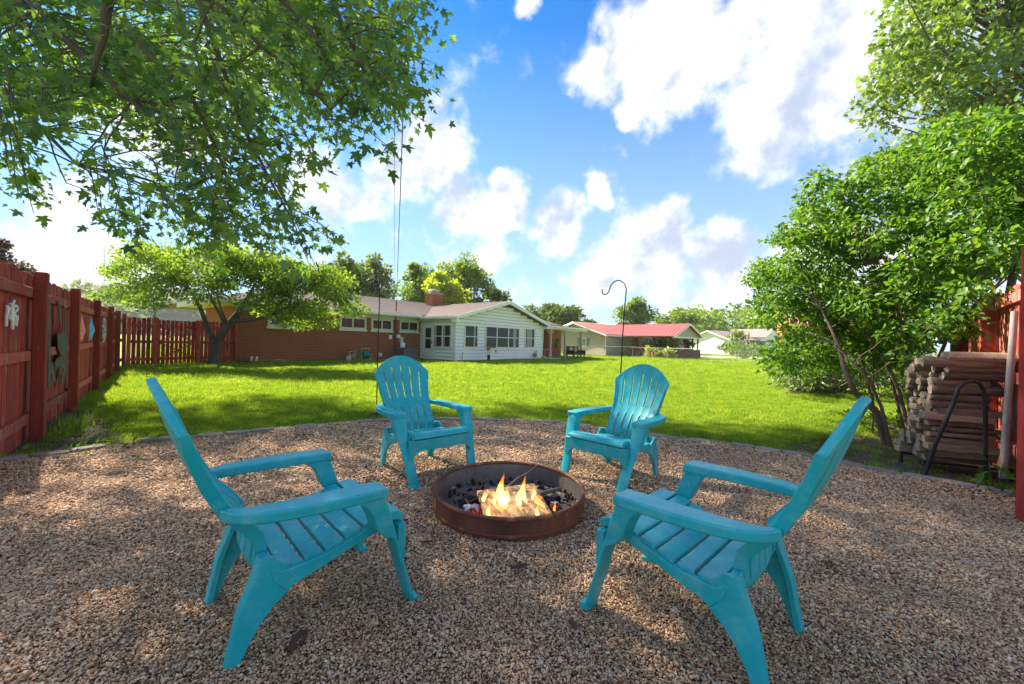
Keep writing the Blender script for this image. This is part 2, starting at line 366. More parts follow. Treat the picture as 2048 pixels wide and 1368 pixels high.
ny = len(ys); cx_, cy_ = np.meshgrid(xs[:-1]+.05, ys[:-1]+.05, indexing='ij'); ins = inpoly(cx_, cy_, GRAVEL)
for i in range(len(xs)-1):
    for j in range(ny-1):
        if ins[i, j]: mb.f.append((i*ny+j, (i+1)*ny+j, (i+1)*ny+j+1, i*ny+j+1)); mb.m.append(0)
tag(mb.build('gravel_bed', M['gravelbed'], smooth=True), kind='structure')
# dirt strips by the two fences
FA = Vector((-4.73, 4.09)); FD = Vector((-.652, .758)).normalized(); FN = Vector((FD.y, -FD.x)) if FD.y > 0 else Vector((-FD.y, FD.x))   # left fence: first post, direction, side of the yard
FN = Vector((.758, .652))
def ff(s, n=0., z=0.): q = FA+FD*s+FN*n; return Vector((q.x, q.y, z))
def dirt(name, pts, z):
    b = MB(); c = sum((Vector((*p, 0)) for p in pts), Vector())/len(pts); ring = []
    for i in range(len(pts)):
        a, b_ = Vector((*pts[i], 0)), Vector((*pts[(i+1) % len(pts)], 0))
        for k in range(6):
            q = a.lerp(b_, k/6); dr = (q-c).normalized(); ring.append(q+dr*rnd.uniform(-.10, .10))
    vv = [(c.x, c.y, z)]+[(q.x, q.y, z) for q in ring]
    b.add(vv, [(0, 1+k, 1+(k+1) % len(ring)) for k in range(len(ring))])
    return tag(b.build(name, M['dirt']), kind='structure')
DIRT_L = [tuple(ff(-1.4, -.1)[:2]), tuple(ff(-1.25, .75)[:2]), tuple(ff(-.4, .62)[:2]), tuple(ff(.6, .5)[:2]), tuple(ff(1.5, .32)[:2]), tuple(ff(2.6, .12)[:2]), tuple(ff(2.6, -.15)[:2])]
DIRT_R = [(2.9, 4.45), (3.35, 3.9), (4.0, 3.2), (4.6, 3.75), (5.5, 4.8), (6.5, 6.0), (5.7, 6.4), (4.9, 5.6), (4.1, 5.2), (3.5, 4.9)]
dirt('dirt_strip', DIRT_L, .006-.02); dirt('dirt_patch', DIRT_R, .006-.02)
# ------------------------------------------------------------------ scattered stuff
def icos(sub, sx, sy, sz, seed, amt):
    bm = bmesh.new(); bmesh.ops.create_icosphere(bm, subdivisions=sub, radius=1.); rr = random.Random(seed)
    for v_ in bm.verts: v_.co = Vector((v_.co.x*sx, v_.co.y*sy, v_.co.z*sz))*(1+rr.uniform(-amt, amt))
    me = bpy.data.meshes.new('pebble'); bm.to_mesh(me); bm.free(); me.polygons.foreach_set('use_smooth', [True]*len(me.polygons)); return me
def scatter(name, pts, rots, scl, meshes, mats, kind='stuff', label=None, cat=None):
    src = bpy.data.collections.new(name+'_source')
    for k, me in enumerate(meshes):
        if mats is not None: me.materials.append(mats)
        src.objects.link(bpy.data.objects.new(f'{name}_piece_{k:02d}', me))
    me = bpy.data.meshes.new(name); n = len(pts); me.vertices.add(n); me.vertices.foreach_set('co', np.asarray(pts, np.float32).ravel())
    a = me.attributes.new('rot', 'FLOAT_VECTOR', 'POINT'); a.data.foreach_set('vector', np.asarray(rots, np.float32).ravel())
    a = me.attributes.new('scl', 'FLOAT', 'POINT'); a.data.foreach_set('value', np.asarray(scl, np.float32))
    a = me.attributes.new('pick', 'INT', 'POINT'); a.data.foreach_set('value', rng.integers(0, len(meshes), n).astype(np.int32))
    o = bpy.data.objects.new(name, me); COL.objects.link(o)
    ng = bpy.data.node_groups.new(name, 'GeometryNodeTree')
    ng.interface.new_socket('Geometry', in_out='INPUT', socket_type='NodeSocketGeometry'); ng.interface.new_socket('Geometry', in_out='OUTPUT', socket_type='NodeSocketGeometry')
    t = NT(ng); gi = t.n.new('NodeGroupInput'); go = t.n.new('NodeGroupOutput')
    ci = t.n.new('GeometryNodeCollectionInfo'); ci.inputs['Collection'].default_value = src; ci.inputs['Separate Children'].default_value = True; ci.inputs['Reset Children'].default_value = True
    def na(nm, ty): q = t.n.new('GeometryNodeInputNamedAttribute'); q.data_type = ty; q.inputs['Name'].default_value = nm; return q.outputs['Attribute']
    ip = t.n.new('GeometryNodeInstanceOnPoints'); ip.inputs['Pick Instance'].default_value = True
    t.l.new(gi.outputs[0], ip.inputs['Points']); t.l.new(ci.outputs[0], ip.inputs['Instance'])
    er = t.n.new('FunctionNodeEulerToRotation'); t.l.new(na('rot', 'FLOAT_VECTOR'), er.inputs[0]); t.l.new(er.outputs[0], ip.inputs['Rotation'])
    t.l.new(na('pick', 'INT'), ip.inputs['Instance Index']); t.l.new(na('scl', 'FLOAT'), ip.inputs['Scale'])
    t.l.new(ip.outputs[0], go.inputs[0])
    md = o.modifiers.new('scatter', 'NODES'); md.node_group = ng
    return tag(o, label, cat, None, kind)
def mk_pebble():
    m, t, o = newmat('pebble'); r_ = t.new('ShaderNodeObjectInfo').outputs['Random']
    col = t.ramp(r_, [(0, (.10, .046, .02)), (.11, (.33, .165, .078)), (.33, (.58, .325, .165)), (.57, (.75, .475, .265)), (.78, (.84, .585, .35)), (.90, (.60, .44, .305)), (.97, (.78, .60, .42)), (1, (.92, .80, .60))])
    lo = t.new('ShaderNodeObjectInfo').outputs['Location']
    dk = t.maprange(t.noise(lo, 1.3, 5, .65).outputs[0], .38, .66, .82, 1.10); col = t.mix(1., col, t.new('ShaderNodeCombineColor', i={0: dk, 1: dk, 2: dk}).outputs[0], 'MULTIPLY')
    b = t.new('ShaderNodeBsdfPrincipled', i={'Base Color': col, 'Roughness': .62, 'Specular IOR Level': .35}); t.l.new(b.outputs[0], o.inputs[0]); return m
def rand_pts(n, y0, y1, poly, inside=True, pad=.7, slope=1.33):
    y = np.sqrt(rng.uniform(max(y0, 0)**2, y1**2, n)); x = rng.uniform(-1, 1, n)*(slope*y+pad)
    k = inpoly(x, y, poly) == inside
    return x[k], y[k]
pp = []
for y0, y1, dn, sc in ((.9, 1.9, 31000, 1.0), (1.9, 3.0, 20000, 1.18), (3.0, 4.2, 8500, 1.6), (4.2, 5.8, 4500, 2.1)):
    ar = 1.33*(y1**2-y0**2)+1.4*(y1-y0); x, y = rand_pts(int(ar*dn), y0, y1, GRAVEL)
    pp.append(np.stack([x, y, np.full(len(x), sc)], 1))
pp = np.concatenate(pp)
keep = (pp[:, 0]**2+(pp[:, 1]-2.715)**2) > .475**2
pp = pp[keep]; n = len(pp)
sz = 0.0034*pp[:, 2]*np.exp(rng.normal(0, .34, n))
big = rng.random(n) < .004; sz[big] *= 1.9
z = und(pp[:, 0], pp[:, 1])+rng.uniform(.0, .010, n)
rot = np.stack([rng.normal(0, .35, n), rng.normal(0, .35, n), rng.uniform(0, 6.28, n)], 1)
scatter('gravel_pebbles', np.stack([pp[:, 0], pp[:, 1], z], 1), rot, sz, [icos(1, rnd.uniform(1.05, 1.5), rnd.uniform(.75, 1.), rnd.uniform(.5, .75), k, .13) for k in range(7)], mk_pebble(), label='tan and brown pea gravel covering the fire pit patio', cat='gravel')
def tuft(seed, nb, hgt, wid, spread):
    rr = random.Random(seed); b = MB()
    for k in range(nb):
        a = rr.uniform(0, 6.28); x, y = rr.gauss(0, spread), rr.gauss(0, spread); h_ = hgt*rr.uniform(.55, 1.15); ln = rr.uniform(.15, .75)*h_
        d = Vector((math.cos(a), math.sin(a), 0)); s_ = Vector((-d.y, d.x, 0))*wid/2; o_ = Vector((x, y, 0))
        p1 = o_+d*ln*.35+Vector((0, 0, h_*.6)); p2 = o_+d*ln+Vector((0, 0, h_*.92))
        b.add([o_-s_, o_+s_, p1+s_*.8, p1-s_*.8, p2], [(0, 1, 2, 3), (3, 2, 4)])
    return b.mesh('tuft')
def mk_grass():
    m, t, o = newmat('grass_blade'); r_ = t.new('ShaderNodeObjectInfo').outputs['Random']
    g_ = t.new('ShaderNodeNewGeometry').outputs['Random Per Island']
    col = t.ramp(t.math('ADD', t.math('MULTIPLY', r_, .72), t.math('MULTIPLY', g_, .28)), [(0, (.07, .145, .014)), (.35, (.165, .285, .032)), (.75, (.28, .40, .055)), (.92, (.42, .46, .09)), (1, (.55, .50, .18))])
    d = t.new('ShaderNodeBsdfDiffuse', i={'Color': col}); tr = t.new('ShaderNodeBsdfTranslucent', i={'Color': t.mix(1., col, (1.5, 1.4, .6), 'MULTIPLY')})
    mx = t.new('ShaderNodeMixShader', i={0: .45, 1: d.outputs[0], 2: tr.outputs[0]}); t.l.new(mx.outputs[0], o.inputs[0]); return m
M['grass'] = mk_grass()
LAWN_X = [(p[0], p[1]) for p in GRAVEL]
gp = []
for y0, y1, dn, sc in ((2.9, 6.0, 900, .85), (6.0, 9.5, 420, 1.05), (9.5, 16, 130, 1.5), (16, 27, 40, 2.1), (27, 40, 12, 2.8)):
    ar = 1.33*(y1**2-y0**2)+1.4*(y1-y0); x, y = rand_pts(int(ar*dn), y0, y1, LAWN_X, False)
    s_ = (Vector((0, 0)),)
    side = (x-FA.x)*FN.x+(y-FA.y)*FN.y > (.02 if y1 > 7 else .05)
    dl = inpoly(x, y, DIRT_L) & (rng.random(len(x)) > .10); dr = inpoly(x, y, DIRT_R) & (rng.random(len(x)) > .12)
    rs = (x-3.97)*(-.733)+(y-3.2)*.68 > .05
    k = side & ~dl & ~dr & rs
    gp.append(np.stack([x[k], y[k], np.full(k.sum(), sc)], 1))
gp = np.concatenate(gp); n = len(gp)
patch = np.sin(gp[:, 0]*1.3+np.sin(gp[:, 1]*.9)*2)*np.cos(gp[:, 1]*1.1+.6*gp[:, 0])
scatter('grass', np.stack([gp[:, 0], gp[:, 1], np.full(n, -.02)], 1), np.stack([rng.normal(0, .12, n), rng.normal(0, .12, n), rng.uniform(0, 6.28, n)], 1), gp[:, 2]*(1+.25*patch)*rng.uniform(.55, 1.35, n),
        [tuft(k, 16, .052, .0042, .028) for k in range(6)], M['grass'], label='mown lawn grass, bright where the sun reaches it', cat='grass')
# weeds and longer grass at the edges of the lawn
wp = []
for k in range(70): q = ff(rnd.uniform(-1.2, 11), rnd.uniform(.04, .22)); wp.append((q.x, q.y, -.02, rnd.uniform(1.3, 2.3)))
for k in range(150):
    i = rnd.randrange(len(EDGE)-1); a, b_ = Vector(EDGE[i]), Vector(EDGE[i+1]); q = a.lerp(b_, rnd.random()); nn = Vector((-(b_-a).y, (b_-a).x)).normalized(); q += nn*rnd.uniform(.07, .14); wp.append((q.x, q.y, -.02, rnd.uniform(.9, 1.6)))
wp = np.array(wp)
scatter('edge_grass', wp[:, :3], np.stack([rng.normal(0, .15, len(wp)), rng.normal(0, .15, len(wp)), rng.uniform(0, 6.28, len(wp))], 1), wp[:, 3], [tuft(20+k, 22, .06, .005, .035) for k in range(4)], M['grass'], label='longer unmown grass along the fence and the stone edging', cat='grass')
# ------------------------------------------------------------------ stone edging
ed = thing('stone_edging', 'low curved edging of small rough paving stones around the gravel', 'edging', (0, 0, 0))
def polyline(pts, step):
    out = []; acc = 0.; pts = [Vector(p) for p in pts]; nxt = 0.
    for a, b_ in zip(pts[:-1], pts[1:]):
        L = (b_-a).length
        while nxt <= acc+L:
            out.append((a.lerp(b_, (nxt-acc)/L), (b_-a).normalized())); nxt += step
        acc += L
    return out
def stone_mesh(seed):
    rr = random.Random(seed); poly = []
    for (x, y) in ((-.11, -.05), (-.115, .03), (-.07, .058), (.05, .062), (.112, .035), (.115, -.03), (.075, -.06), (-.06, -.062)): poly.append((x+rr.uniform(-.012, .012), y+rr.uniform(-.010, .010)))
    return MB().prism(poly, -.05, .028+rr.uniform(-.005, .005)).mesh('edging_stone')
sm = [stone_mesh(k) for k in range(6)]
for me in sm: me.materials.append(M['stone'])
for k, (q, d) in enumerate(polyline([(-4.34, 2.95)]+EDGE[1:], .232)):
    o = obj('edging_stone', sm[k % 6], None, ed, .009, 2); o.location = (q.x+rnd.uniform(-.01, .01), q.y+rnd.uniform(-.012, .012), rnd.uniform(-.006, .006)); o.rotation_euler = (rnd.uniform(-.05, .05), rnd.uniform(-.04, .04), math.atan2(d.y, d.x)+rnd.uniform(-.08, .08)+(math.pi if k % 2 else 0))
# ------------------------------------------------------------------ adirondack chairs
def interp(tab, x):
    tab = sorted(tab)
    if x <= tab[0][0]: return tab[0][1]
    for (a, va), (b, vb) in zip(tab[:-1], tab[1:]):
        if x <= b: return va+(vb-va)*(x-a)/(b-a)
    return tab[-1][1]
PROF = [(.235, -.150), (.27, -.168), (.30, -.177), (.34, -.173), (.37, -.173), (.40, -.183), (.42, -.197), (.46, -.229), (.50, -.268), (.526, -.284), (.56, -.305), (.60, -.326), (.65, -.349), (.70, -.370), (.75, -.389), (.80, -.406), (.85, -.420), (.90, -.433), (.95, -.445)]
HW = [(.235, .196), (.30, .198), (.40, .196), (.48, .200), (.526, .218), (.60, .226), (.70, .244), (.79, .265), (.95, .268)]
def ytop(x): return .94-.150*(abs(x)/.265)**2.1
def back_pt(xf, z, off=0., flat=False):                 # xf in -1..1 across the back
    hw = interp(HW, z); x = xf*hw; y = interp(PROF, z)+.030*xf*xf-.012
    dy = (interp(PROF, z+.01)-interp(PROF, z-.01))/.02; nl = math.hypot(1, dy)
    return Vector((x, y-off/nl, z+off*dy/nl))
def make_chair(label):
    t = thing('adirondack_chair', label, 'chair', group='teal chairs around the fire pit')
    T = M['teal']
    for k in range(6):                                   # six back slats with slots between
        mb = MB(); cols = []
        for e in (k, k+1):
            xf = -1+2*e/6; zt = ytop(xf*.265); outer = e in (0, 6); g_ = 0 if outer else .0062
            zs_ = zt-.082
            zz = [.235, .275, .283, .30, .34, .38, .42, .46, .488, .496, .53, .562, .570, .60]+[.60+(zs_-.60)*q for q in (.2, .4, .6, .8, .96)]+[zs_, zs_+(zt-zs_)*.5, zt-.012, zt]
            gg = [0, 0, g_, g_, g_, g_, g_, g_, g_, 0, 0, 0, g_, g_]+[g_]*5+[0, 0, 0, g_*.9]
            cols.append((xf, zz, gg))
        secs = []
        for i in range(len(cols[0][1])):
            (xa, za, ga), (xb, zb, gb) = cols; z0, z1 = za[i], zb[i]; h0, h1 = interp(HW, z0), interp(HW, z1)
            fa, fb_ = xa+ga[i]/h0, xb-gb[i]/h1; fm = (fa+fb_)/2; zm = (z0+z1)/2
            if i == len(cols[0][1])-1: zm = max(zm, ytop(fm*.265)-.001)
            pts = [back_pt(fa, z0), back_pt(fm, zm, .0035), back_pt(fb_, z1), back_pt(fb_, z1, .016), back_pt(fm, zm, .016), back_pt(fa, z0, .016)]
            secs.append(pts)
        mb.loft(secs); mb.build('back_slat', T, t, True, .0025, 2, 50)
    for s_ in (-1, 1):                                   # deep rims down both sides of the back
        secs = []
        for z, dp in [(.245, .03), (.29, .034), (.34, .036), (.40, .038), (.46, .04), (.50, .04), (.54, .04), (.60, .038), (.66, .035), (.72, .030), (.775, .025), (.789, .022)]:
            a = back_pt(s_*1.003, z, -.002); b_ = back_pt(s_*1.003, z, dp); xi = s_*.011
            secs.append([a, Vector((a.x-xi, a.y, a.z)), Vector((b_.x-xi, b_.y, b_.z)), b_])
        MB().loft(secs).build('back_rim', T, t, True, .003)
        secs = []
        for y, xi, xo, z in [(.214, .258, .364, .519), (.205, .257, .366, .523), (.12, .258, .368, .524), (.0, .258, .368, .525), (-.10, .258, .359, .526), (-.17, .256, .346, .527), (-.22, .250, .328, .528), (-.258, .238, .300, .529), (-.285, .222, .262, .530), (-.297, .215, .236, .530)]:
            secs.append([Vector((s_*xi, y, z)), Vector((s_*xo, y, z)), Vector((s_*xo, y, z-.038)), Vector((s_*xi, y, z-.038))])
        MB().loft(secs).build('arm', T, t, True, .007, 3)
        secs = []
        for z, xi, xo, yb, yf in [(.488, .264, .362, .098, .213), (.465, .266, .359, .126, .220), (.44, .267, .356, .146, .230), (.40, .267, .352, .163, .244), (.36, .266, .347, .178, .258), (.33, .264, .343, .205, .268), (.31, .262, .340, .243, .276), (.28, .257, .336, .257, .286), (.22, .246, .328, .278, .306), (.15, .238, .319, .302, .332), (.08, .232, .311, .326, .356), (.03, .229, .305, .343, .374), (-.012, .228, .303, .352, .386)]:
            secs.append([Vector((s_*xi, yb, z)), Vector((s_*xo, yb+.004, z)), Vector((s_*xo, yf-.012, z)), Vector((s_*(xi*.55+xo*.45), yf+.004, z)), Vector((s_*xi, yf-.004, z))])
        lg = MB().loft(secs).build('front_leg', T, t, True, .005, 2, 60)
        MB().prism([(.352, -.012), (.394, -.012), (.397, .002), (.388, .018), (.362, .020)], s_*.226, s_*.304, Matrix(((0, 0, 1, 0), (1, 0, 0, 0), (0, 1, 0, 0), (0, 0, 0, 1)))).build('foot', T, lg, True, .004)
        YZ = Matrix(((0, 0, 1, 0), (1, 0, 0, 0), (0, 1, 0, 0), (0, 0, 0, 1)))
        MB().prism([(.275, .362), (.194, .350), (.108, .324), (.022, .298), (-.053, .289), (-.123, .286), (-.175, .335), (-.150, .262), (-.106, .212), (-.076, .228), (0, .250), (.075, .276), (.15, .300), (.205, .315), (.250, .314), (.275, .295)], s_*.238, s_*.266, YZ).build('side_rail', T, t, True, .004)
        rl = MB()
        secs = []
        for z, yb, yf in [(.345, -.186, -.150), (.30, -.198, -.105), (.263, -.212, -.072), (.235, -.222, -.066), (.215, -.230, -.092), (.19, -.238, -.120), (.165, -.245, -.147), (.12, -.254, -.183), (.06, -.266, -.214), (.0, -.276, -.238), (-.012, -.277, -.240)]:
            xi = .205+.0*z; xo = .268-.02*(1-z/.345)
            secs.append([Vector((s_*xi, yb, z)), Vector((s_*(xo-.012), yb-.004, z)), Vector((s_*xo, yb+.008, z)), Vector((s_*xo, yf, z)), Vector((s_*(xo-.016), yf, z)), Vector((s_*(xo-.02), yb+.026, z)), Vector((s_*xi, yb+.022, z))])
        rl.loft(secs).build('rear_leg', T, t, True, .003, 2, 60)
    secs = []
    for k in range(25):
        xf = -1+2*k/24; z = ytop(xf*.265)-.002; a = back_pt(xf, z, -.0); b_ = back_pt(xf, z, .024); dz = Vector((-.004*xf, 0, -.010))
        secs.append([a, b_, b_+dz, a+dz])
    MB().loft(secs).build('top_rim', T, t, True, .002)
    YZ = Matrix(((0, 0, 1, 0), (1, 0, 0, 0), (0, 1, 0, 0), (0, 0, 0, 1)))
    def seatz(y): return interp([(-.15, .300), (-.053, .302), (.022, .307), (.092, .332), (.164, .355), (.24, .373), (.30, .380)], y)
    for (a, b_) in [(-.128, -.058), (-.047, .015), (.026, .086), (.097, .157), (.168, .229)]:
        m_ = (a+b_)/2
        MB().prism([(a, seatz(a)), (m_, seatz(m_)+.002), (b_, seatz(b_)), (b_, seatz(b_)-.020), (a, seatz(a)-.020)], -.252, .252, YZ).build('seat_slat', T, t, True, .004)
    MB().prism([(.240, .372), (.275, .378), (.303, .377), (.325, .368), (.338, .352), (.339, .338), (.32, .336), (.24, .35)], -.252, .252, YZ).build('seat_slat', T, t, True, .003, 2, 50)
    XZ = Matrix(((1, 0, 0, 0), (0, 0, 1, 0), (0, 1, 0, 0), (0, 0, 0, 1)))
    MB().prism([(-.285, .330), (.285, .330), (.288, .19), (.258, .19), (.245, .215), (.222, .236), (.19, .245), (-.19, .245), (-.222, .236), (-.245, .215), (-.258, .19), (-.288, .19)], .296, .330, XZ).build('apron', T, t, True, .003)
    MB().prism([(-.236, .290), (.236, .290), (.236, .345), (-.236, .345)], .280, .2955, XZ).build('apron_lip', T, t, True, .002)
    MB().b2((-.236, -.150, .235), (.236, -.132, .300)).build('rear_brace', T, t, False, .003)
    return t
CH = [('rear_left', (-.739, 3.449, 0), -2.414, 'teal plastic adirondack chair facing us, behind the fire pit on the left'),
      ('rear_right', (.907, 3.445, -.018), 2.342, 'teal plastic adirondack chair facing us, behind the fire pit on the right'),
      ('near_left', (-.853, 1.663, .0), -.826, 'teal plastic adirondack chair nearest on the left, its back turned to the fence'),
      ('near_right', (.80, 1.619, .006), .770, 'teal plastic adirondack chair nearest on the right, its back turned to the woodpile')]
proto = make_chair(CH[0][3])
for k, (_, loc, rz, lb) in enumerate(CH):
    o = proto if k == 0 else copy_tree(proto)
    o.location = (loc[0], loc[1], loc[2]+.012); o.rotation_euler = (0, 0, rz); o['label'] = lb
# ------------------------------------------------------------------ fire pit
RC = Vector((.005, 2.715, 0))
fr = thing('fire_ring', 'round rusty steel fire ring sunk in the gravel with a burning board inside', 'fire pit', RC); fr.rotation_euler = (R(1.2), 0, 0)
MB().lathe([(.492, -.04), (.494, .05), (.497, .135), (.489, .135), (.486, .05), (.484, -.04)], 72).build('outer_wall', M['rust'], fr, True)
MB().lathe([(.4835, -.04), (.4855, .05), (.4885, .132), (.4865, .132), (.4815, .05), (.480, -.04)], 72).build('inner_wall', M['soot'], fr, True)
MB().lathe([(.492+.013*math.cos(a), .142+.012*math.sin(a)) for a in [2*math.pi*k/10 for k in range(11)]], 72).build('rolled_rim', M['rust'], fr, True)
MB().lathe([(.4945, .035), (.4985, .040), (.4985, .050), (.4960, .055)], 72).build('raised_band', M['rust'], fr, True)
ab = MB(); prof = []
secs = []
for i in range(9):
    r_ = .476*i/8+.002
    secs.append([Vector((r_*math.cos(2*math.pi*k/40), r_*math.sin(2*math.pi*k/40), .022+rnd.uniform(-.008, .008)+.018*(1-i/8))) for k in range(40)])
ab.loft(secs, True, False); o = ab.build('ash_bed', M['ash']); o.location = RC; tag(o, 'grey and black ash and cinders in the bottom of the fire ring', 'ash', kind='stuff')
cp = []
for k in range(190):
    a = rnd.uniform(0, 6.28); r_ = .46*math.sqrt(rnd.random()); cp.append((RC.x+r_*math.cos(a), RC.y+r_*math.sin(a), .03+rnd.uniform(0, .018)))
n = len(cp)
scatter('cinders', cp, rng.uniform(0, 6.28, (n, 3)), rng.uniform(.006, .020, n), [icos(1, 1.2, .8, .7, 60+k, .3) for k in range(4)], M['coal'], label='small black cinders scattered over the ash', cat='cinders')
def mk_ember():
    m, t, o = newmat('ember'); v = coords(t); n_ = t.maprange(t.noise(v, 3.2, 6, .75).outputs[0], .48, .64)
    b = t.new('ShaderNodeBsdfPrincipled', i={'Base Color': t.mix(n_, (.02, .018, .017), (.12, .03, .02)), 'Roughness': .9, 'Emission Color': (1., .075, .015, 1), 'Emission Strength': t.math('MULTIPLY', n_, .26)})
    t.l.new(b.outputs[0], o.inputs[0]); return m
M['ember'] = mk_ember()
for k, (u, v_, s_, lb) in enumerate([(965, 1018, .035, 'glowing red coal by the left edge of the burning board'), (951, 1022, .028, 'small red coal nearest the front rim on the left'), (972, 1028, .026, 'red coal tucked under the near left corner of the board'), (1107, 1012, .022, 'small red coal right of the board beside the white scrap')]):
    q = G(u, v_, .045); o = obj('glowing_coal', icos(2, 1.2, .9, .7, 90+k, .16), M['ember']); o.location = q; o.scale = (s_,)*3; o.rotation_euler = (0, 0, k); tag(o, lb, 'coal', 'glowing coals in the fire ring')
for k, (u, v_, s_, lb) in enumerate([(956, 1000, .045, 'black charred lump left of the burning board'), (935, 1000, .05, 'charred lump against the left inner wall of the ring'), (1096, 1001, .05, 'black charred chunk right of the burning board'), (1110, 996, .04, 'charred chunk farther right, under the thick stick')]):
    q = G(u, v_, .05); o = obj('charred_lump', icos(2, 1.3, .8, .7, 70+k, .2), M['coal']); o.location = q; o.scale = (s_,)*3; o.rotation_euler = (0, 0, k*1.3); tag(o, lb, 'charcoal', 'charred lumps in the fire ring')
# splintered sticks on the left
for k, (a, b_, lb) in enumerate([((920, 985), (962, 997), 'reddish splinter of wood lying left in the ashes'), ((925, 994), (940, 1012), 'short reddish splinter standing up beside the left rim'), ((938, 1004), (975, 994), 'thin reddish stick leading under the board')]):
    A, B = G(*a, .065), G(*b_, .055); o = MB().tube([A, A.lerp(B, .5)+Vector((0, 0, .008)), B], [.007, .009, .006], 6).build('wood_splinter', pm('red_splinter%d' % k, (.24, .07, .045), (.12, .04, .03), 30.)); tag(o, lb, 'stick', 'splinters in the ashes')
for k, (u, v_, s_, lb) in enumerate([(934, 1016, .03, 'small scrap of white ash paper by the left rim'), (944, 1019, .05, 'larger crumpled white ash paper near the red coals'), (1109, 1008, .034, 'crumpled white scrap right of the board')]):
    q = G(u, v_, .05); b = MB(); rr = random.Random(k)
    gr_ = [[Vector(((i-2)*.4, (j-2)*.4, rr.uniform(0, .7))) for j in range(5)] for i in range(5)]
    b.loft(gr_, False, False); o = b.build('paper_scrap', M['paper']); md = o.modifiers.new('s', 'SOLIDIFY'); md.thickness = .03
    o.location = q; o.scale = (s_,)*3; tag(o, lb, 'paper')
# board
c1, c2, c3, c4 = G(954.6, 981, .115), G(1067.5, 966, .118), G(1104, 1026, .088), G(972, 1040, .085)
bd = MB(); dn = Vector((0, 0, -.022)); ux = (c2-c1).normalized(); vy = (c4-c1)
secs = []
org = c1; W_ = (c2-c1).length; L_ = (c4-c1).length
NB = 8
for i in range(NB+1):
    row = []
    tt = i/NB
    for j in range(NB+1):
        q = c1.lerp(c2, j/NB).lerp(c4.lerp(c3, j/NB), tt); row.append(q+Vector((0, 0, rnd.uniform(-.0015, .0015))))
    secs.append(row)
ctr = (c1+c2+c3+c4)/4; ang = math.atan2(ux.y, ux.x)
Minv = (Matrix.Translation(ctr) @ Matrix.Rotation(ang, 4, 'Z')).inverted()
vv = [Minv @ q for row in secs for q in row]; nb1 = NB+1
bd.add(vv, [(i*nb1+j, i*nb1+j+1, (i+1)*nb1+j+1, (i+1)*nb1+j) for i in range(NB) for j in range(NB)])
def mk_board():
    m, t, o = newmat('burning_board'); v = coords(t, (26., 3., 10.), False); v0 = coords(t, (1, 1, 1), False)
    n_ = t.noise(v, 1., 8, .65, .8).outputs[0]
    col = t.ramp(n_, [(.25, (.60, .40, .19)), (.5, (.40, .235, .11)), (.72, (.13, .07, .04))])
    ch = t.maprange(t.noise(v0, 8., 6, .7, .4).outputs[0], .50, .60); col = t.mix(ch, col, (.045, .03, .025))
    fl = t.maprange(t.noise(t.new('ShaderNodeVectorMath', operation='MULTIPLY', i={0: v0, 1: (16., 6., 1.)}).outputs[0], 1.2, 5, .6, .5).outputs[0], .53, .64)
    b = t.new('ShaderNodeBsdfPrincipled', i={'Base Color': col, 'Roughness': .8, 'Emission Color': (1., .30, .05, 1), 'Emission Strength': t.math('MULTIPLY', fl, .55)})
    t.l.new(b.outputs[0], o.inputs[0]); return m
o = bd.build('burning_board', mk_board()); md = o.modifiers.new('s', 'SOLIDIFY'); md.thickness = .024; md.offset = -1; o.matrix_world = Matrix.Translation(ctr) @ Matrix.Rotation(ang, 4, 'Z')
tag(o, 'wide pale plank burning in the middle of the fire ring', 'board')
lg = MB(); A, B = G(985, 1000, .065), G(1080, 1012, .055); lg.tube([A, A.lerp(B, .5), B], [.035, .038, .034], 10); tag(lg.build('charred_log', M['coal'], None, True), 'charred log lying under the burning plank', 'log')
for nm, pts, rad, lb in [('thin_stick', [G(1015, 975, .10), P(1035, 957, 2.98), P(1056, 946, 3.06), P(1066, 938, 3.1), P(1074, 931, 3.13)], [.009, .008, .008, .007, .006], 'thin bent stick leaning against the back of the fire ring'),
                         ('thick_stick', [G(1080, 987, .095), P(1105, 981, 2.72), P(1122, 977, 2.74)], [.014, .015, .014], 'thick short stick lying out from the right side of the board')]:
    tag(MB().tube(pts, rad, 8).build(nm, M['twig'], None, True), lb, 'stick')
# flames: closed tongues filled with glowing gas
def mk_flame():
    m, t, o = newmat('flame'); v = t.new('ShaderNodeTexCoord').outputs['Generated']; sp = t.new('ShaderNodeSeparateXYZ', i={0: v})
    ax = t.math('SUBTRACT', sp.outputs[0], .5); ay = t.math('SUBTRACT', sp.outputs[1], .5)
    rr = t.math('SQRT', t.math('ADD', t.math('MULTIPLY', ax, ax), t.math('MULTIPLY', ay, ay)))
    zz = sp.outputs[2]
    ns = t.noise(t.new('ShaderNodeVectorMath', operation='MULTIPLY', i={0: t.new('ShaderNodeTexCoord').outputs['Object'], 1: (70., 70., 16.)}).outputs[0], 1., 4, .6, .6).outputs[0]
    k = t.maprange(ns, .34, .66, .15, 1.2)
    st = t.math('MULTIPLY', t.maprange(zz, .0, 1., 1., .22), k)
    st = t.math('MULTIPLY', st, t.maprange(zz, .0, .06))
    col = t.ramp(zz, [(0, (1., .60, .16)), (.45, (1., .50, .10)), (.75, (1., .30, .035)), (1, (.9, .16, .01))])
    e = t.new('ShaderNodeEmission', i={'Color': col, 'Strength': t.math('MULTIPLY', st, 75.)})
    t.l.new(e.outputs[0], o.inputs['Volume']); return m
FL = mk_flame()
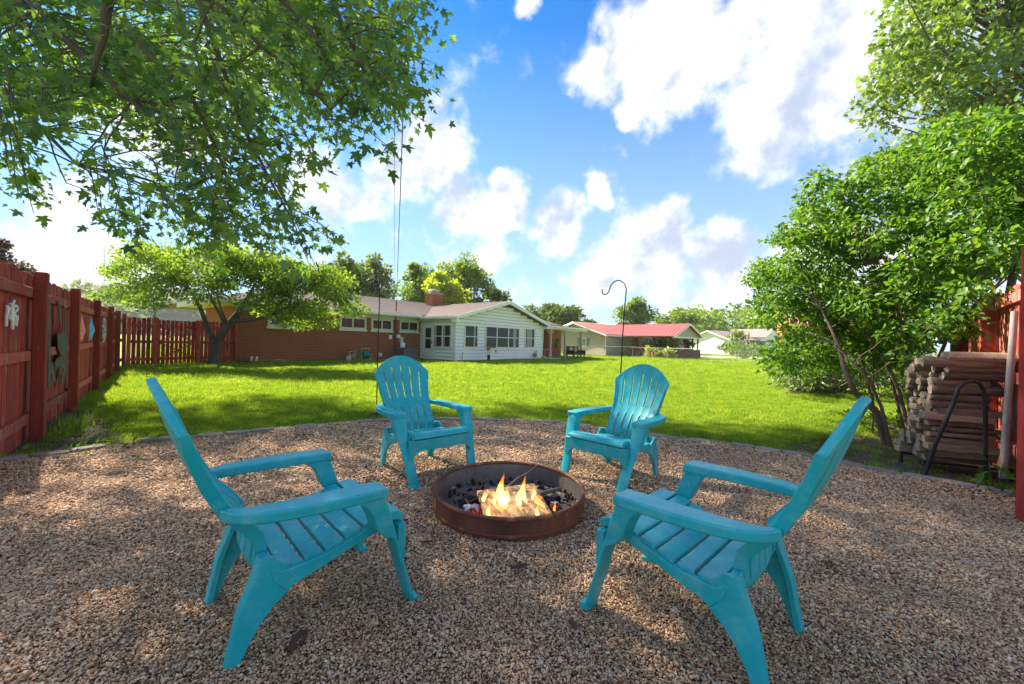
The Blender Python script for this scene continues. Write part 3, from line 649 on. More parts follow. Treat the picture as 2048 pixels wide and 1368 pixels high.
def flame(u, v_, z0, hgt, wid, lean, seed, label):
    b0 = G(u, v_, z0); rr = random.Random(seed); b = MB(); secs = []; ph = rr.uniform(0, 6); nz = 12
    for i in range(nz+1):
        tt = i/nz; r_ = wid*(.55+.75*math.sin(min(tt*2.4, 1.57)))*(1-tt**1.6)*.62+.0015
        cx = lean*hgt*tt*tt+.16*wid*math.sin(ph+tt*7); cy = .14*wid*math.cos(ph+tt*6)
        secs.append([Vector((cx+r_*math.cos(a)*(1+.25*math.sin(2*a+tt*5+ph)), cy+r_*math.sin(a)*.7, tt*hgt)) for a in [2*math.pi*k/10 for k in range(10)]])
    b.loft(secs); o = b.build('flame', FL, None, True); o.location = b0; return tag(o, label, 'flame', 'flames in the fire ring')
for a in [(1001, 1012, .10, .205, .042, .06, 1, 'tallest bright yellow flame, left of the middle of the board'), (1010, 1013, .10, .14, .030, .15, 2, 'shorter flame close against the right of the tallest flame'),
          (1036, 1012, .10, .155, .030, .28, 3, 'orange flame on the middle of the board leaning to the right'), (1046, 1000, .10, .165, .026, .05, 4, 'thin orange flame rising behind the leaning one'),
          (968, 1003, .10, .075, .028, .1, 5, 'low flame at the left edge of the board'), (1066, 1000, .10, .10, .022, .12, 6, 'low orange flame toward the right edge of the board'),
          (977, 1038, .085, .10, .024, .0, 7, 'small flame at the near left corner of the board'), (1074, 1034, .085, .085, .020, .05, 8, 'small pale flame at the near edge of the board'), (1109, 1022, .05, .06, .013, 0, 9, 'tiny flame right of the board by the rim'),
          (990, 1010, .10, .09, .024, -.15, 10, 'short flame leaning left beside the tallest one')]: flame(*a)
# ------------------------------------------------------------------ fences
def onplane(u, v, p0, nrm):
    o = Vector((0, 0, H)); d = P(u, v, 1)-o; return o+d*((p0-o).dot(nrm)/d.dot(nrm))
def frame3(o, ex, ey): return Matrix(((ex.x, ey.x, 0, o.x), (ex.y, ey.y, 0, o.y), (0, 0, 1, o.z if len(o) > 2 else 0), (0, 0, 0, 1)))
def picket_mesh(wd, ht, th, dog=.02, seed=0):
    rr = random.Random(seed)
    q = [(-wd/2, -.02), (wd/2, -.02), (wd/2, ht-dog), (wd/2-dog, ht+rr.uniform(-.004, .004)), (-wd/2+dog, ht), (-wd/2, ht-dog)]
    return MB().prism(q, -th/2, th/2, Matrix(((1, 0, 0, 0), (0, 0, 1, 0), (0, 1, 0, 0), (0, 0, 0, 1)))).mesh('board')
def fence(name, label, A, D, N, posts, ht, bw, gap, rails=(.23, .85, 1.47), post_w=.15, pn=(-.12, .055), start=None, end=None, post_ht=None, mats=('red', 'redpost', 'redrail'), jit=.008, dog=.012):
    root = thing(name, label, 'fence', (A.x, A.y, 0), 0.)
    root.matrix_world = frame3(Vector((A.x, A.y, 0)), Vector((D.x, D.y, 0)), Vector((N.x, N.y, 0)))
    ms = [picket_mesh(bw, ht, .019, dog, k) for k in range(3)]
    for m_ in ms: m_.materials.append(M[mats[0]])
    start = posts[0] if start is None else start; end = posts[-1] if end is None else end
    s_ = start+bw/2; k = 0
    while s_ < end:
        o = obj('board', ms[k % 3], None, root, .003, 1); o.location = (s_, -.112+rnd.uniform(-.003, .003), rnd.uniform(-jit, jit)*2); o.rotation_euler = (rnd.uniform(-.006, .006), rnd.uniform(-.006, .006), 0)
        s_ += bw+gap; k += 1
    pm_ = MB().b2((-post_w/2, pn[0]+.022, -.03), (post_w/2, pn[1], post_ht or ht+.02)).mesh('post'); pm_.materials.append(M[mats[1]])
    for p in posts:
        o = obj('post', pm_, None, root, .006, 1); o.location = (p, 0, rnd.uniform(-.01, .02)); o.rotation_euler = (rnd.uniform(-.008, .008), rnd.uniform(-.01, .01), 0)
    rp = sorted(set([start]+list(posts)+[end]))
    for a, b_ in zip(rp[:-1], rp[1:]):
        if b_-a < .3: continue
        for z in rails:
            ML = MB().b2((-(b_-a)/2+post_w/2+.003, -.02, -.048), ((b_-a)/2-post_w/2-.003, .02, .048)).build('rail', M[mats[2]], root, False, .004, 1)
            ML.location = ((a+b_)/2, -.081, z+rnd.uniform(-.012, .012)); ML.rotation_euler = (0, rnd.uniform(-.006, .006), 0)
    return root
POSTS = [-2.4, 0., 2.15, 4.7, 7.1, 9.4, 11.8]
fence('board_fence', 'long weathered dark red board fence with boxed posts along the left side of the yard', FA, FD, FN, POSTS, 1.66, .142, .004, post_w=.11, pn=(-.085, .03))
# back fence with gate
BA = Vector((-12.52, 13.25)); BB = Vector((-11.12, 16.45)); BD = (BB-BA).normalized(); BN = Vector((BD.y, -BD.x)); BLEN = (BB-BA).length
g0, g1 = .74, 2.06
fence('picket_fence', 'short red picket fence between the corner post and the gate', BA, BD, BN, [g0], 1.60, .112, .021, (.22, .80, 1.36), .14, (-.12, .03), 0, g0, mats=('red', 'red', 'red'))
fence('picket_fence', 'red picket fence behind the small tree, right of the gate', BA, BD, BN, [g1, BLEN-.05], 1.60, .112, .021, (.22, .80, 1.36), .12, (-.12, .03), g1, BLEN, mats=('red', 'red', 'red'))
gt = thing('garden_gate', 'red picket gate with two cross braces at the back of the yard', 'gate'); gt.matrix_world = frame3(Vector((BA.x, BA.y, 0)), Vector((BD.x, BD.y, 0)), Vector((BN.x, BN.y, 0)))
pmh = picket_mesh(.112, 1.56, .019, .016, 5); pmh.materials.append(M['red']); s_ = g0+.14
while s_ < g1-.1:
    o = obj('picket', pmh, None, gt, .003, 1); o.location = (s_, -.112, rnd.uniform(0, .012)); s_ += .133
for z in (.22, .80, 1.36): MB().b2((g0+.08, -.10, z-.045), (g1-.07, -.065, z+.045)).build('rail', M['red'], gt, False, .003, 1)
for (z0, z1) in ((.26, .76), (.84, 1.32)):
    for sg in (0, 1):
        a = Vector((g0+.16, -.058+.018*sg, z0 if sg else z1)); b_ = Vector((g1-.15, -.058+.018*sg, z1 if sg else z0)); d = (b_-a); ln = d.length; an = math.atan2(d.z, d.x)
        o = MB().b2((-ln/2, -.008, -.022), (ln/2, .008, .022)).build('brace', M['red'], gt); o.location = (a+b_)/2; o.rotation_euler = (0, -an, 0)
for dx in (.12, .2):
    MB().blob((g0+dx, -.075, 1.06), (.016, .012, .016), 8, 6).build('latch', M['galv'], gt, True)
# right fence
RA = Vector((3.43, 2.61)); RD_ = Vector((.68, .733)).normalized(); RN = Vector((-RD_.y, RD_.x))
fence('board_fence', 'dark red board fence behind the woodpile on the right', RA, RD_, RN, [2.3, 4.7], 1.74, .142, .005, (.3, .9, 1.62), .13, (-.12, .03), .08, 5.5, mats=('redrail', 'redpost', 'redrail'))
pq = MB().b2((-.06, -.06, -.02), (.06, .06, 1.83)); o = pq.build('gate_post', M['redbright'], None, False, .006, 1); o.location = (3.445, 2.655, 0); o.rotation_euler = (0, 0, .1); tag(o, 'bright red square post standing at the right edge, end of the fence', 'post')
# fence ornaments (left fence)
n3 = Vector((FN.x, FN.y, 0)); ex3 = Vector((FD.x, FD.y, 0))
def fl(u, v, n): q = onplane(u, v, Vector((FA.x, FA.y, 0))+n3*n, n3); return q
zs8 = lambda x, y: (x/12.436, 570+y/12.436)
sg = thing('word_sign', 'small white script word cut from metal hanging on the left fence', 'sign', fl(25, 632, -.05)); so = Vector(sg.location)
strokes = [[(150, 1025), (160, 900), (158, 760), (180, 640), (180, 500)], [(160, 690), (195, 660), (228, 590), (222, 560), (205, 600), (200, 700), (235, 820), (280, 880)], [(265, 860), (290, 700), (285, 560), (352, 385)], [(262, 462), (290, 480), (330, 540)],
           [(280, 880), (300, 730), (330, 560), (385, 505), (430, 545), (425, 625), (370, 680), (300, 705)], [(310, 1100), (308, 960), (325, 830), (352, 720), (385, 740), (400, 850), (405, 940), (398, 1020)], [(325, 850), (345, 900), (360, 970), (385, 985)], [(405, 800), (428, 780), (430, 870)]]
MT_SIGN = pm('white_metal', (.82, .82, .80), (.76, .76, .74), 6., .45)
for st in strokes:
    q = [fl(*zs8(*p), -.052)-so for p in st]
    MB().tube(q, .0095, 6).build('letter_stroke', MT_SIGN, sg, True)
def cutout(name, pts, label, mat, n=-.05, th=.006, cat='ornament'):
    b = MB(); q = [fl(*p, n) for p in pts]; c = sum(q, Vector())/len(q)
    m_ = len(q); b.add([p-c for p in q]+[p-c+n3*th for p in q], [tuple(range(m_)), tuple(range(2*m_-1, m_-1, -1))]+[(k, (k+1) % m_, m_+(k+1) % m_, m_+k) for k in range(m_)])
    o = b.build(name, mat); o.location = c; return tag(o, label, cat)
z4b = lambda x, y: (x*260/1368, 560+y*260/1368)
MT_CUT = pm('tarnished_plate', (.135, .125, .105), (.05, .047, .043), 9., .6, .3, 40.)
cutout('metal_silhouette', [z4b(*p) for p in [(498, 172), (524, 168), (530, 400), (527, 640), (530, 860), (552, 870), (560, 930), (582, 1050), (572, 1078), (545, 1070), (540, 1000), (528, 975), (532, 1120), (512, 1140), (500, 1120), (503, 800), (500, 540)]], 'tall thin dark metal silhouette on the fence, the left one of two', MT_CUT, -.045)
cutout('metal_silhouette', [z4b(*p) for p in [(606, 215), (626, 225), (640, 400), (642, 520), (672, 560), (682, 290), (695, 275), (692, 560), (706, 600), (700, 760), (690, 860), (698, 960), (680, 1010), (655, 1100), (640, 1095), (642, 1020), (664, 950), (645, 915), (630, 1000), (612, 990), (618, 900), (575, 980), (572, 870), (600, 820), (640, 810), (605, 720), (600, 570), (640, 550), (618, 400)]], 'larger tall dark metal silhouette on the fence, the right one of two', MT_CUT, -.045)
def barn_star(u, v, rad, mat, label, n):
    c = fl(u, v, n); b = MB(); vv = [Vector((0, 0, 0))+n3*.055, Vector()]
    for k in range(10):
        a = math.pi/2+k*math.pi/5; r_ = rad if k % 2 == 0 else rad*.42
        vv.append(ex3*(math.cos(a)*r_)+Vector((0, 0, math.sin(a)*r_)))
    fs = [(0, 2+k, 2+(k+1) % 10) for k in range(10)]+[(1, 2+(k+1) % 10, 2+k) for k in range(10)]
    o = MB().add(vv, fs).build('barn_star', mat); o.location = c; return tag(o, label, 'star', 'painted metal stars on the fence')
barn_star(162, 660, .25, pm('coral_star', (.85, .24, .20), (.80, .30, .10), 4., .45), 'coral red five pointed metal barn star on the fence', -.055)
barn_star(181, 660, .25, pm('blue_star', (.07, .40, .74), (.05, .32, .62), 4., .4), 'blue five pointed metal barn star beside the coral one', -.03)
md_ = MB(); c = fl(207, 660, -.055)
for r0, r1, z in ((0., .09, .03), (.09, .15, .012), (.15, .26, .022)):
    pass
prof = [(.0, .035), (.06, .03), (.085, .012), (.13, .012), (.15, .03), (.22, .025), (.25, .005), (.25, 0.)]
secs = [[ex3*(r_*math.cos(2*math.pi*k/20))+Vector((0, 0, r_*math.sin(2*math.pi*k/20)*1.1))+n3*h_ for k in range(20)] for r_, h_ in [(max(a, .003), b) for a, b in prof]]
md_.loft(secs, True, False); o = md_.build('wall_plaque', pm('pale_plaque', (.48, .47, .46), (.10, .10, .10), 14., .7, c3=(.62, .62, .6), c3amt=.55), None, True); o.location = c; tag(o, 'round grey and white plaque hanging on the fence past the stars', 'plaque')
# ------------------------------------------------------------------ shepherd hooks
def hook(u0, v0, d, pts_px, label, foot):
    c = foot; q = [P(u, v, d)-c for u, v in pts_px]; q = [Vector((0, 0, -.1))]+q
    o = thing('shepherd_hook', label, 'plant hook', c, group='shepherd hooks on the lawn')
    MB().tube(q, .0075, 8).build('pole', M['black'], o, True)
    MB().tube([Vector((-.09, 0, .0)), Vector((-.085, 0, .05)), Vector((.085, 0, .05)), Vector((.09, 0, .0))], .005, 6).build('foot_prong', M['black'], o, True)
z3 = lambda x, y: (680+x/4.096, 540+y/4.096); z4 = lambda x, y: (1080+x/4.267, 540+y/4.267)
h1 = [z3(*p) for p in [(307, 805), (315, 500), (322, 300), (325, 160), (318, 120), (295, 88), (262, 74), (225, 82), (200, 110), (192, 145), (180, 172), (158, 182), (140, 165), (134, 138)]]
f1 = P(753, 838, 5.66); f1.z = 0; hook(0, 0, 5.66, h1, 'black shepherd hook standing behind the rear left chair', f1)
h2 = [z4(*p) for p in [(688, 910), (703, 600), (722, 330), (736, 190), (735, 150), (720, 115), (690, 92), (660, 88), (625, 105), (603, 135), (592, 175), (575, 203), (550, 211), (533, 197), (530, 165)]]
f2 = P(1242, 858, 5.3); f2.z = 0; hook(0, 0, 5.3, h2, 'black shepherd hook standing behind the rear right chair', f2)
# ------------------------------------------------------------------ the brick ranch house
HO = Vector((-3.06, 21.97, 0)); HA = math.atan2(.781, .625)
hs = thing('ranch_house', 'low red brick ranch house with a white sided sunroom and brown shingle roof', 'house', HO, HA)
HM = Matrix.Translation(HO) @ Matrix.Rotation(HA, 4, 'Z')
YB, XR = 2.956, 8.2
def hb(name, lo, hi, mat, parent=hs, bevel=0.): return MB().b2(lo, hi).build(name, mat, parent, False, bevel, 1)
hb('brick_wall', (-9.41, YB, -.05), (-5.0, YB+3.9, 2.50), M['brick'])
hb('brick_wall', (-5.0, YB+.001, -.05), (0.05, 11.4, 2.50), M['brick'])
hb('brick_wall', (0.05, YB+.02, -.05), (15.6, 11.4, 2.50), M['brick'])
hb('sunroom_wall', (.02, .02, .0), (XR-.02, YB, 2.45), M['grey'])  # darker backing seen through the board gaps, standing in for shade under the laps
hb('foundation', (-.02, -.02, -.05), (XR+.02, YB, .06), M['dgrey'])
# lapped siding
def lap(T, a0, a1, z, hgt, parent=hs):
    b = MB(); pr = [(.003, z+hgt-.016), (.040, z), (.002, z+.018), (-.006, z+hgt-.016)]
    q = [T(a0, o_, zz) for o_, zz in pr]+[T(a1, o_, zz) for o_, zz in pr]
    b.add(q, [(0, 1, 2, 3), (7, 6, 5, 4), (0, 4, 5, 1), (1, 5, 6, 2), (2, 6, 7, 3), (3, 7, 4, 0)]); return b.build('siding_board', M['white'], parent)
Tg = lambda a, o_, z: Vector((a, -o_, z)); Tl = lambda a, o_, z: Vector((-o_, a, z)); Tb = lambda a, o_, z: Vector((a, YB-o_, z))
RP, RZ0, XM = 3.60, 2.40, XR/2; slope = (RP-RZ0)/(XM+.35)
z = .06
while z < 3.45:
    top = z+.19
    if top < 2.36: a0, a1 = 0., XR
    else:
        inset = max(0, (top-2.42)/slope); a0, a1 = inset, XR-inset
    if a1-a0 > .4: lap(Tg, a0, a1, z, .19)
    if z < 2.2: lap(Tl, 0., YB, z, .19)
    z += .19
tri = MB(); tri.add([(0.02, .015, 2.42), (XR-.02, .015, 2.42), (XM, .015, 2.42+slope*XM), (0.02, .12, 2.42), (XR-.02, .12, 2.42), (XM, .12, 2.42+slope*XM)], [(0, 1, 2), (5, 4, 3), (0, 3, 4, 1), (1, 4, 5, 2), (2, 5, 3, 0)]); tri.build('gable_wall', M['grey'], hs)  # grey backing again, its dark lines drawn as shade between the gable boards
for x in (0., XR): hb('corner_trim', (x-.045, -.03, .05), (x+.045, .03, 2.42), M['trim'])
def roof_slab(name, pts, th, mat, parent=hs):
    q = [Vector(p) for p in pts]; n_ = len(q)
    return MB().add(q+[p+Vector((0, 0, th)) for p in q], [tuple(range(n_-1, -1, -1)), tuple(range(n_, 2*n_))]+[(k, (k+1) % n_, n_+(k+1) % n_, n_+k) for k in range(n_)]).build(name, mat, parent)
E0, RY, RZM = YB-.5, YB+4.3, 3.74
def course_roof(name, p00, p10, p11, p01, n_, mat, parent=hs):       # stepped shingle courses from the eave (p00-p10) to the ridge (p01-p11)
    p00, p10, p11, p01 = map(Vector, (p00, p10, p11, p01)); root = roof_slab(name, [p00, p10, p11, p01], .05, mat, parent)
    b = MB()
    for k in range(n_):
        a, c_ = k/n_, (k+1)/n_; up_ = Vector((0, 0, .052))
        A, B, C, D_ = p00.lerp(p01, a)+up_+Vector((0, 0, .016)), p10.lerp(p11, a)+up_+Vector((0, 0, .016)), p10.lerp(p11, c_)+up_, p00.lerp(p01, c_)+up_
        b.add([A, B, C, D_, A-Vector((0, 0, .016)), B-Vector((0, 0, .016))], [(0, 1, 2, 3), (4, 5, 1, 0)])
    o = b.build('shingle_courses', mat, root); tag(o, kind='stuff'); return root
course_roof('roof', (-10.35, E0, 2.49), (16.1, E0, 2.49), (16.1, RY, RZM), (-5.7, RY, RZM), 32, M['shingle'])
roof_slab('hip_roof', [(-10.35, E0, 2.49), (-5.7, RY, RZM), (-10.35, RY+.1, 2.49)], .06, M['shingle'])
roof_slab('roof', [(-5.7, RY, RZM), (16.1, RY, RZM), (16.1, 12., 2.45), (-10.35, 12., 2.45)], .06, M['shingle'])
def yv(z_): return E0+(z_-2.49)/((RZM-2.49)/(RY-E0))
course_roof('sunroom_roof', (-.35, YB+.3, RZ0), (-.35, -.42, RZ0), (XM, -.42, RP), (XM, yv(RP), RP), 24, M['shingle'])
course_roof('sunroom_roof', (XR+.35, -.42, RZ0), (XR+.35, YB+.3, RZ0), (XM, yv(RP), RP), (XM, -.42, RP), 24, M['shingle'])
# porch roof right of the sunroom
course_roof('porch_roof', (XR+.36, -.30, 2.36), (14.5, -.30, 2.36), (14.5, E0+.8, 2.68), (XR+.36, E0+.8, 2.68), 12, M['shingle'])
# fascia, gutters, soffits
hb('fascia', (-10.35, E0-.02, 2.36), (-.36, E0+.012, 2.535), M['trim']); hb('gutter', (-10.3, E0-.12, 2.42), (-.45, E0-.022, 2.52), M['trim'])
hb('soffit', (-10.3, E0+.013, 2.36), (-.3, YB-.002, 2.385), M['cream'])
hb('frieze', (-9.41, YB-.03, 2.20), (-.02, YB-.001, 2.36), M['cream'])
hb('fascia', (-.40, -.40, 2.29), (-.352, YB-.4, 2.44), M['trim']); hb('gutter', (-.50, -.36, 2.33), (-.402, YB-.4, 2.43), M['trim']); hb('soffit', (-.35, -.38, 2.27), (.0, YB-.02, 2.29), M['cream'])
for sx in (0, 1):
    xa, xb = (-.38, XM) if sx == 0 else (XR+.38, XM)
    q = [(xa, RZ0-.14), (xb, RP-.14+.0), (xb, RP+.07), (xa, RZ0+.05)]
    b = MB(); b.add([Vector((x, -.45, z_)) for x, z_ in q]+[Vector((x, -.42, z_)) for x, z_ in q], [(0, 1, 2, 3), (7, 6, 5, 4), (0, 4, 5, 1), (1, 5, 6, 2), (2, 6, 7, 3), (3, 7, 4, 0)]); b.build('rake_board', M['trim'], hs)
    b = MB(); q = [(xa, RZ0-.02), (xb, RP-.02), (xb, RP-.005), (xa, RZ0-.005)]
    b.add([Vector((x, -.419, z_)) for x, z_ in q]+[Vector((x, .0, z_)) for x, z_ in q], [(0, 1, 2, 3), (7, 6, 5, 4), (0, 4, 5, 1), (1, 5, 6, 2), (2, 6, 7, 3), (3, 7, 4, 0)]); b.build('rake_soffit', M['cream'], hs)
for xa in (-.38, XR+.02): hb('eave_return', (xa, -.45, 2.12), (xa+.36, -.03, 2.27), M['trim'])
hb('hip_fascia', (-10.38, E0, 2.30), (-10.34, RY+.1, 2.52), M['cream']); hb('hip_soffit', (-10.34, E0+.02, 2.33), (-9.415, RY, 2.35), M['cream'])
# windows
def bars(T, rects, mat, name, parent, o0, o1, bevel=0.):
    b = MB()
    for a0, a1, z0, z1 in rects:
        q = [T(a, o_, z_) for a in (a0, a1) for o_ in (o0, o1) for z_ in (z0, z1)]
        b.add(q, [(0, 1, 3, 2), (4, 6, 7, 5), (0, 4, 5, 1), (2, 3, 7, 6), (0, 2, 6, 4), (1, 5, 7, 3)])
    return b.build(name, mat, parent, False, bevel, 1)
def window(T, a0, a1, z0, z1, fw=.07, mull_v=(), mull_h=(), sill=True, out=.045, curtain=(), parent=hs, fm='trim', base=0.):
    w_ = bars(T, [(a0, a0+fw, z0, z1), (a1-fw, a1, z0, z1), (a0+fw, a1-fw, z0, z0+fw), (a0+fw, a1-fw, z1-fw, z1)], M[fm], 'window', parent, base-.01, base+out)
    vs_ = [a0+fw]+list(mull_v)+[a1-fw]; hs_ = [z0+fw]+list(mull_h)+[z1-fw]
    for m_ in mull_v: bars(T, [(m_-.035, m_+.035, z0+fw, z1-fw)], M[fm], 'mullion', w_, base, base+out-.012)
    for m_ in mull_h:
        for va, vb in zip(vs_[:-1], vs_[1:]): bars(T, [(va+.035*(va != vs_[0]), vb-.035*(vb != vs_[-1]), m_-.022, m_+.022)], M[fm], 'meeting_rail', w_, base, base+out-.016)
    for va, vb in zip(vs_[:-1], vs_[1:]):
        for ha, hb_ in zip(hs_[:-1], hs_[1:]):
            bars(T, [(va, vb, ha, hb_)], M['dglass'], 'pane', w_, base, base+out-.032)
    for ca, cb in curtain:
        bars(T, [(ca, cb, z0+fw, z1-fw)], M['curtain'], 'curtain', w_, base+.001, base+out-.030)
    if sill: bars(T, [(a0-.05, a1+.05, z0-.09, z0-.002)], M[fm], 'sill', w_, base-.005, base+out+.03)
    return w_
window(Tb, -8.22, -6.97, 1.52, 2.19, .10, (-7.58,), fm='cream'); window(Tb, -5.0, -3.56, 1.56, 2.19, .10, (-4.3,), fm='cream'); window(Tb, -3.26, -1.96, 1.56, 2.19, .10, (-2.62,), fm='cream'); window(Tb, -1.5, -.2, 1.58, 2.19, .10, (-.86,), fm='cream')
window(Tg, .62, 1.68, .76, 2.02, .05, (), (1.38,), False, .05, ((1.36, 1.50),), hs, 'trim', .035)
window(Tg, 2.30, 5.56, .76, 2.05, .055, (3.36, 4.46), (1.40,), False, .05, ((2.37, 2.46), (4.95, 5.25)), hs, 'trim', .035)
window(Tg, 6.20, 7.28, .78, 2.08, .05, (), (1.44,), False, .05, ((6.4, 6.98),), hs, 'trim', .035)
window(Tl, .24, 1.76, .74, 2.0, .05, (1.0,), (1.36,), False, .05, ((.3, .42), (.8, .93), (1.5, 1.68)), hs, 'trim', .035)
dr = bars(Tl, [(1.80, 2.60, .03, 2.0)], M['trim'], 'door', hs, .0, .045); bars(Tl, [(1.97, 2.46, .65, 1.20), (1.97, 2.46, 1.26, 1.82)], M['dglass'], 'pane', dr, .04, .049); bars(Tl, [(1.85, 1.90, .92, 1.08)], M['black'], 'handle', dr, .045, .085)
bars(Tl, [(1.74, 1.80, .03, 2.06), (2.60, 2.66, .03, 2.06), (1.80, 2.60, 2.0, 2.06)], M['trim'], 'casing', dr, -.01, .055)
MB().tube([Tl(2.75, .02, 1.93), Tl(2.75, .10, 1.95), Tl(2.75, .14, 1.88)], [.02, .03, .045], 8).build('door_light', M['trim'], hs, True)
# downspouts
def spout(pts, mat, label=None): return MB().tube(pts, .042, 4).build('downspout', mat, hs)
spout([(-.45, -.2, 2.36), (-.40, -.2, 2.25), (-.10, -.09, 2.10), (-.07, -.09, 1.95), (-.07, -.09, .12), (-.10, -.22, .04), (-.15, -.42, .03)], M['trim'])
spout([(-9.3, E0-.07, 2.42), (-9.3, YB-.2, 2.22), (-9.36, YB-.06, 2.0), (-9.36, YB-.06, .62)], M['trim']); spout([(-9.36, YB-.06, .62), (-9.36, YB-.06, .10), (-9.30, YB-.16, .05), (-8.9, YB-.5, .03)], M['dgrey'])
spout([(XR+.45, -.3, 2.3), (XR+.1, -.05, 2.15), (XR+.08, -.04, .25), (XR+.2, -.3, .08), (XR+1.0, -1.0, .03)], M['trim'])
# chimney and roof mast
ch = hb('chimney', (3.45, RY-1.15, 3.3), (4.45, RY-.35, 4.40), M['brick']); hb('chimney_crown', (3.42, RY-1.18, 4.40), (4.48, RY-.32, 4.47), M['concrete'], ch); MB().lathe([(.16, 4.47), (.16, 4.66), (.02, 4.66)], 12, (3.95, RY-.75, 0)).build('flue', M['concrete'], ch, True)
MB().lathe([(.44, 4.66), (.42, 4.70), (.02, 4.80)], 16, (3.95, RY-.75, 0)).build('chimney_cap', M['galv'], ch, True); hb('flashing', (3.38, RY-1.22, 3.36), (4.52, RY-1.155, 3.56), M['galv'], ch); hb('roof_vent', (5.0, RY-1.3, 3.42), (5.35, RY-1.0, 3.66), M['dgrey'])
MB().tube([(-1.82, YB-.10, .5), (-1.82, YB-.10, 2.3), (-1.82, YB-.12, 3.25)], .035, 8).build('service_mast', pm('rust_red_mast', (.22, .06, .04), (.16, .045, .03), 6.), hs, True)
MB().tube([(-1.82, YB-.12, 3.2), (-1.55, YB+.3, 2.66)], .014, 6).build('mast_brace', M['rust'], hs, True)
for nm, lo, hi, mt in [('meter_box', (-1.50, YB-.12, .95), (-1.28, YB, 1.25), 'cream'), ('junction_box', (-1.18, YB-.08, .98), (-1.03, YB, 1.14), 'grey'), ('wall_box', (-2.17, YB-.05, 1.12), (-1.98, YB, 1.34), 'trim'), ('outlet_box', (-2.78, YB-.08, .18), (-2.60, YB, .36), 'trim'), ('meter', (-1.75, YB-.20, 1.18), (-1.55, YB-.06, 1.38), 'trim')]:
    hb(nm, lo, hi, M[mt], hs, .01)
MB().tube([(-1.42, YB-.06, .96), (-1.44, YB-.06, .7), (-1.52, YB-.08, .42)], .022, 6).build('conduit', M['trim'], hs, True)
hb('foundation_sill', (-9.3, YB-.14, -.04), (-.1, YB-.002, .02), M['concrete'])
for x in (-8.93, -8.74): MB().tube([(x, YB-.4, -.03), (x, YB-.4, .17), (x, YB-.46, .22)], .045, 8).build('vent_pipe', M['trim'], hs, True)
# porch
pf = hb('porch_slab', (XR+.3, -.25, -.04), (15.2, YB+.01, .035), M['concrete'])
for x in (9.24, 11.25, 13.75):
    po = hb('porch_post', (x-.07, -.12, .03), (x+.07, .02, 2.14), M['woodtrim'])
    for s_ in (-1, 1):
        o = MB().prism([(0, 0), (.0, -.08), (s_*.36, .24), (s_*.36, .32)] if s_ > 0 else [(0, 0), (s_*.36, .32), (s_*.36, .24), (0, -.08)], -.03, .03, Matrix(((1, 0, 0, 0), (0, 0, 1, 0), (0, 1, 0, 0), (0, 0, 0, 1)))).build('bracket', M['woodtrim'], po); o.location = (x+s_*.071, -.05, 1.80)
hb('porch_beam', (XR+.3, -.16, 2.14), (14.4, .04, 2.36), M['trim']); hb('porch_gutter', (XR+.38, -.42, 2.27), (14.5, -.305, 2.38), M['trim']); hb('porch_door_trim', (11.9, YB-.03, .04), (12.1, YB+.01, 2.3), M['trim'])
# things standing by the house
def HW_(x, y, z=0): return HM @ Vector((x, y, z))
def hthing(name, label, cat, x, y, z=0, group=None): return thing(name, label, cat, HW_(x, y, z), HA, group)
ac = hthing('air_conditioner', 'grey square air conditioner unit against the brick wall', 'air conditioner', -1.58, YB-.75)
MB().b2((-.42, -.42, .04), (.42, .42, .60)).build('cabinet', pm('louver_grey', (.16, .16, .16), (.09, .09, .09), 40., .5, stretch=(.3, .3, 3)), ac, False, .03, 2); MB().b2((-.44, -.44, .601), (.44, .44, .65)).build('top_panel', M['grey'], ac, False, .02); MB().lathe([(.30, .651), (.28, .675), (.05, .68)], 20).build('fan_grille', M['dgrey'], ac, True); MB().b2((-.48, -.48, -.03), (.48, .48, .039)).build('pad', M['concrete'], ac)
for s_ in (-1, 1): MB().b2((s_*.42-.025, -.445, .05), (s_*.42+.025, -.40, .6)).build('corner_post', M['grey'], ac)
jug = hthing('plastic_jug', 'white plastic tub standing on the air conditioner', 'tub', -1.78, YB-.72, .68); MB().lathe([(.01, 0), (.13, .0), (.135, .2), (.12, .26), (.06, .28), (.01, .28)], 14).build('tub', M['trim'], jug, True, .02)
ball = hthing('orange_ball', 'small orange ball on the grass right of the air conditioner', 'ball', -.36, YB-.25); MB().blob((0, 0, .10), (.10, .10, .10), 14, 10).build('ball', pm('orange_plastic', (.75, .16, .06), None, 4., .4), ball, True)
hr = hthing('hose_reel', 'green garden hose wound on a pale reel cart by the brick wall', 'hose reel', -3.95, YB-.65)
mw = pm('pale_plastic', (.50, .46, .38), (.42, .38, .31), 5., .6); mgreen = pm('green_hose', (.03, .25, .16), (.02, .18, .11), 8., .5)
for x in (-.26, .26):
    MB().tube([(x, -.15, 0), (x*.8, 0, .30), (x, .16, .0)], .025, 6).build('reel_leg', mw, hr, True); MB().tube([(x*.8, 0, .28), (x*.8, 0, .62)], .02, 6).build('upright', mw, hr, True)
MB().tube([(-.22, 0, .62), (.22, 0, .62)], .022, 6).build('handle', mw, hr, True)
for k in range(7): MB().tube([Vector((-.15+.05*k, .17*math.cos(a), .30+.17*math.sin(a))) for a in [2*math.pi*q/16 for q in range(17)]], .026, 6).build('hose_coil', mgreen, hr, True)
MB().tube([(-.28, -.1, .03), (-.28, .1, .03), (.28, .1, .03), (.28, -.1, .03), (-.28, -.1, .03)], .022, 6).build('base', mw, hr, True); MB().tube([(.24, -.05, .3), (.34, -.05, .33), (.34, -.15, .30)], .018, 6).build('crank', mw, hr, True)
cart = hthing('garden_cart', 'small pale wheeled cart left of the hose reel', 'cart', -4.65, YB-.6)
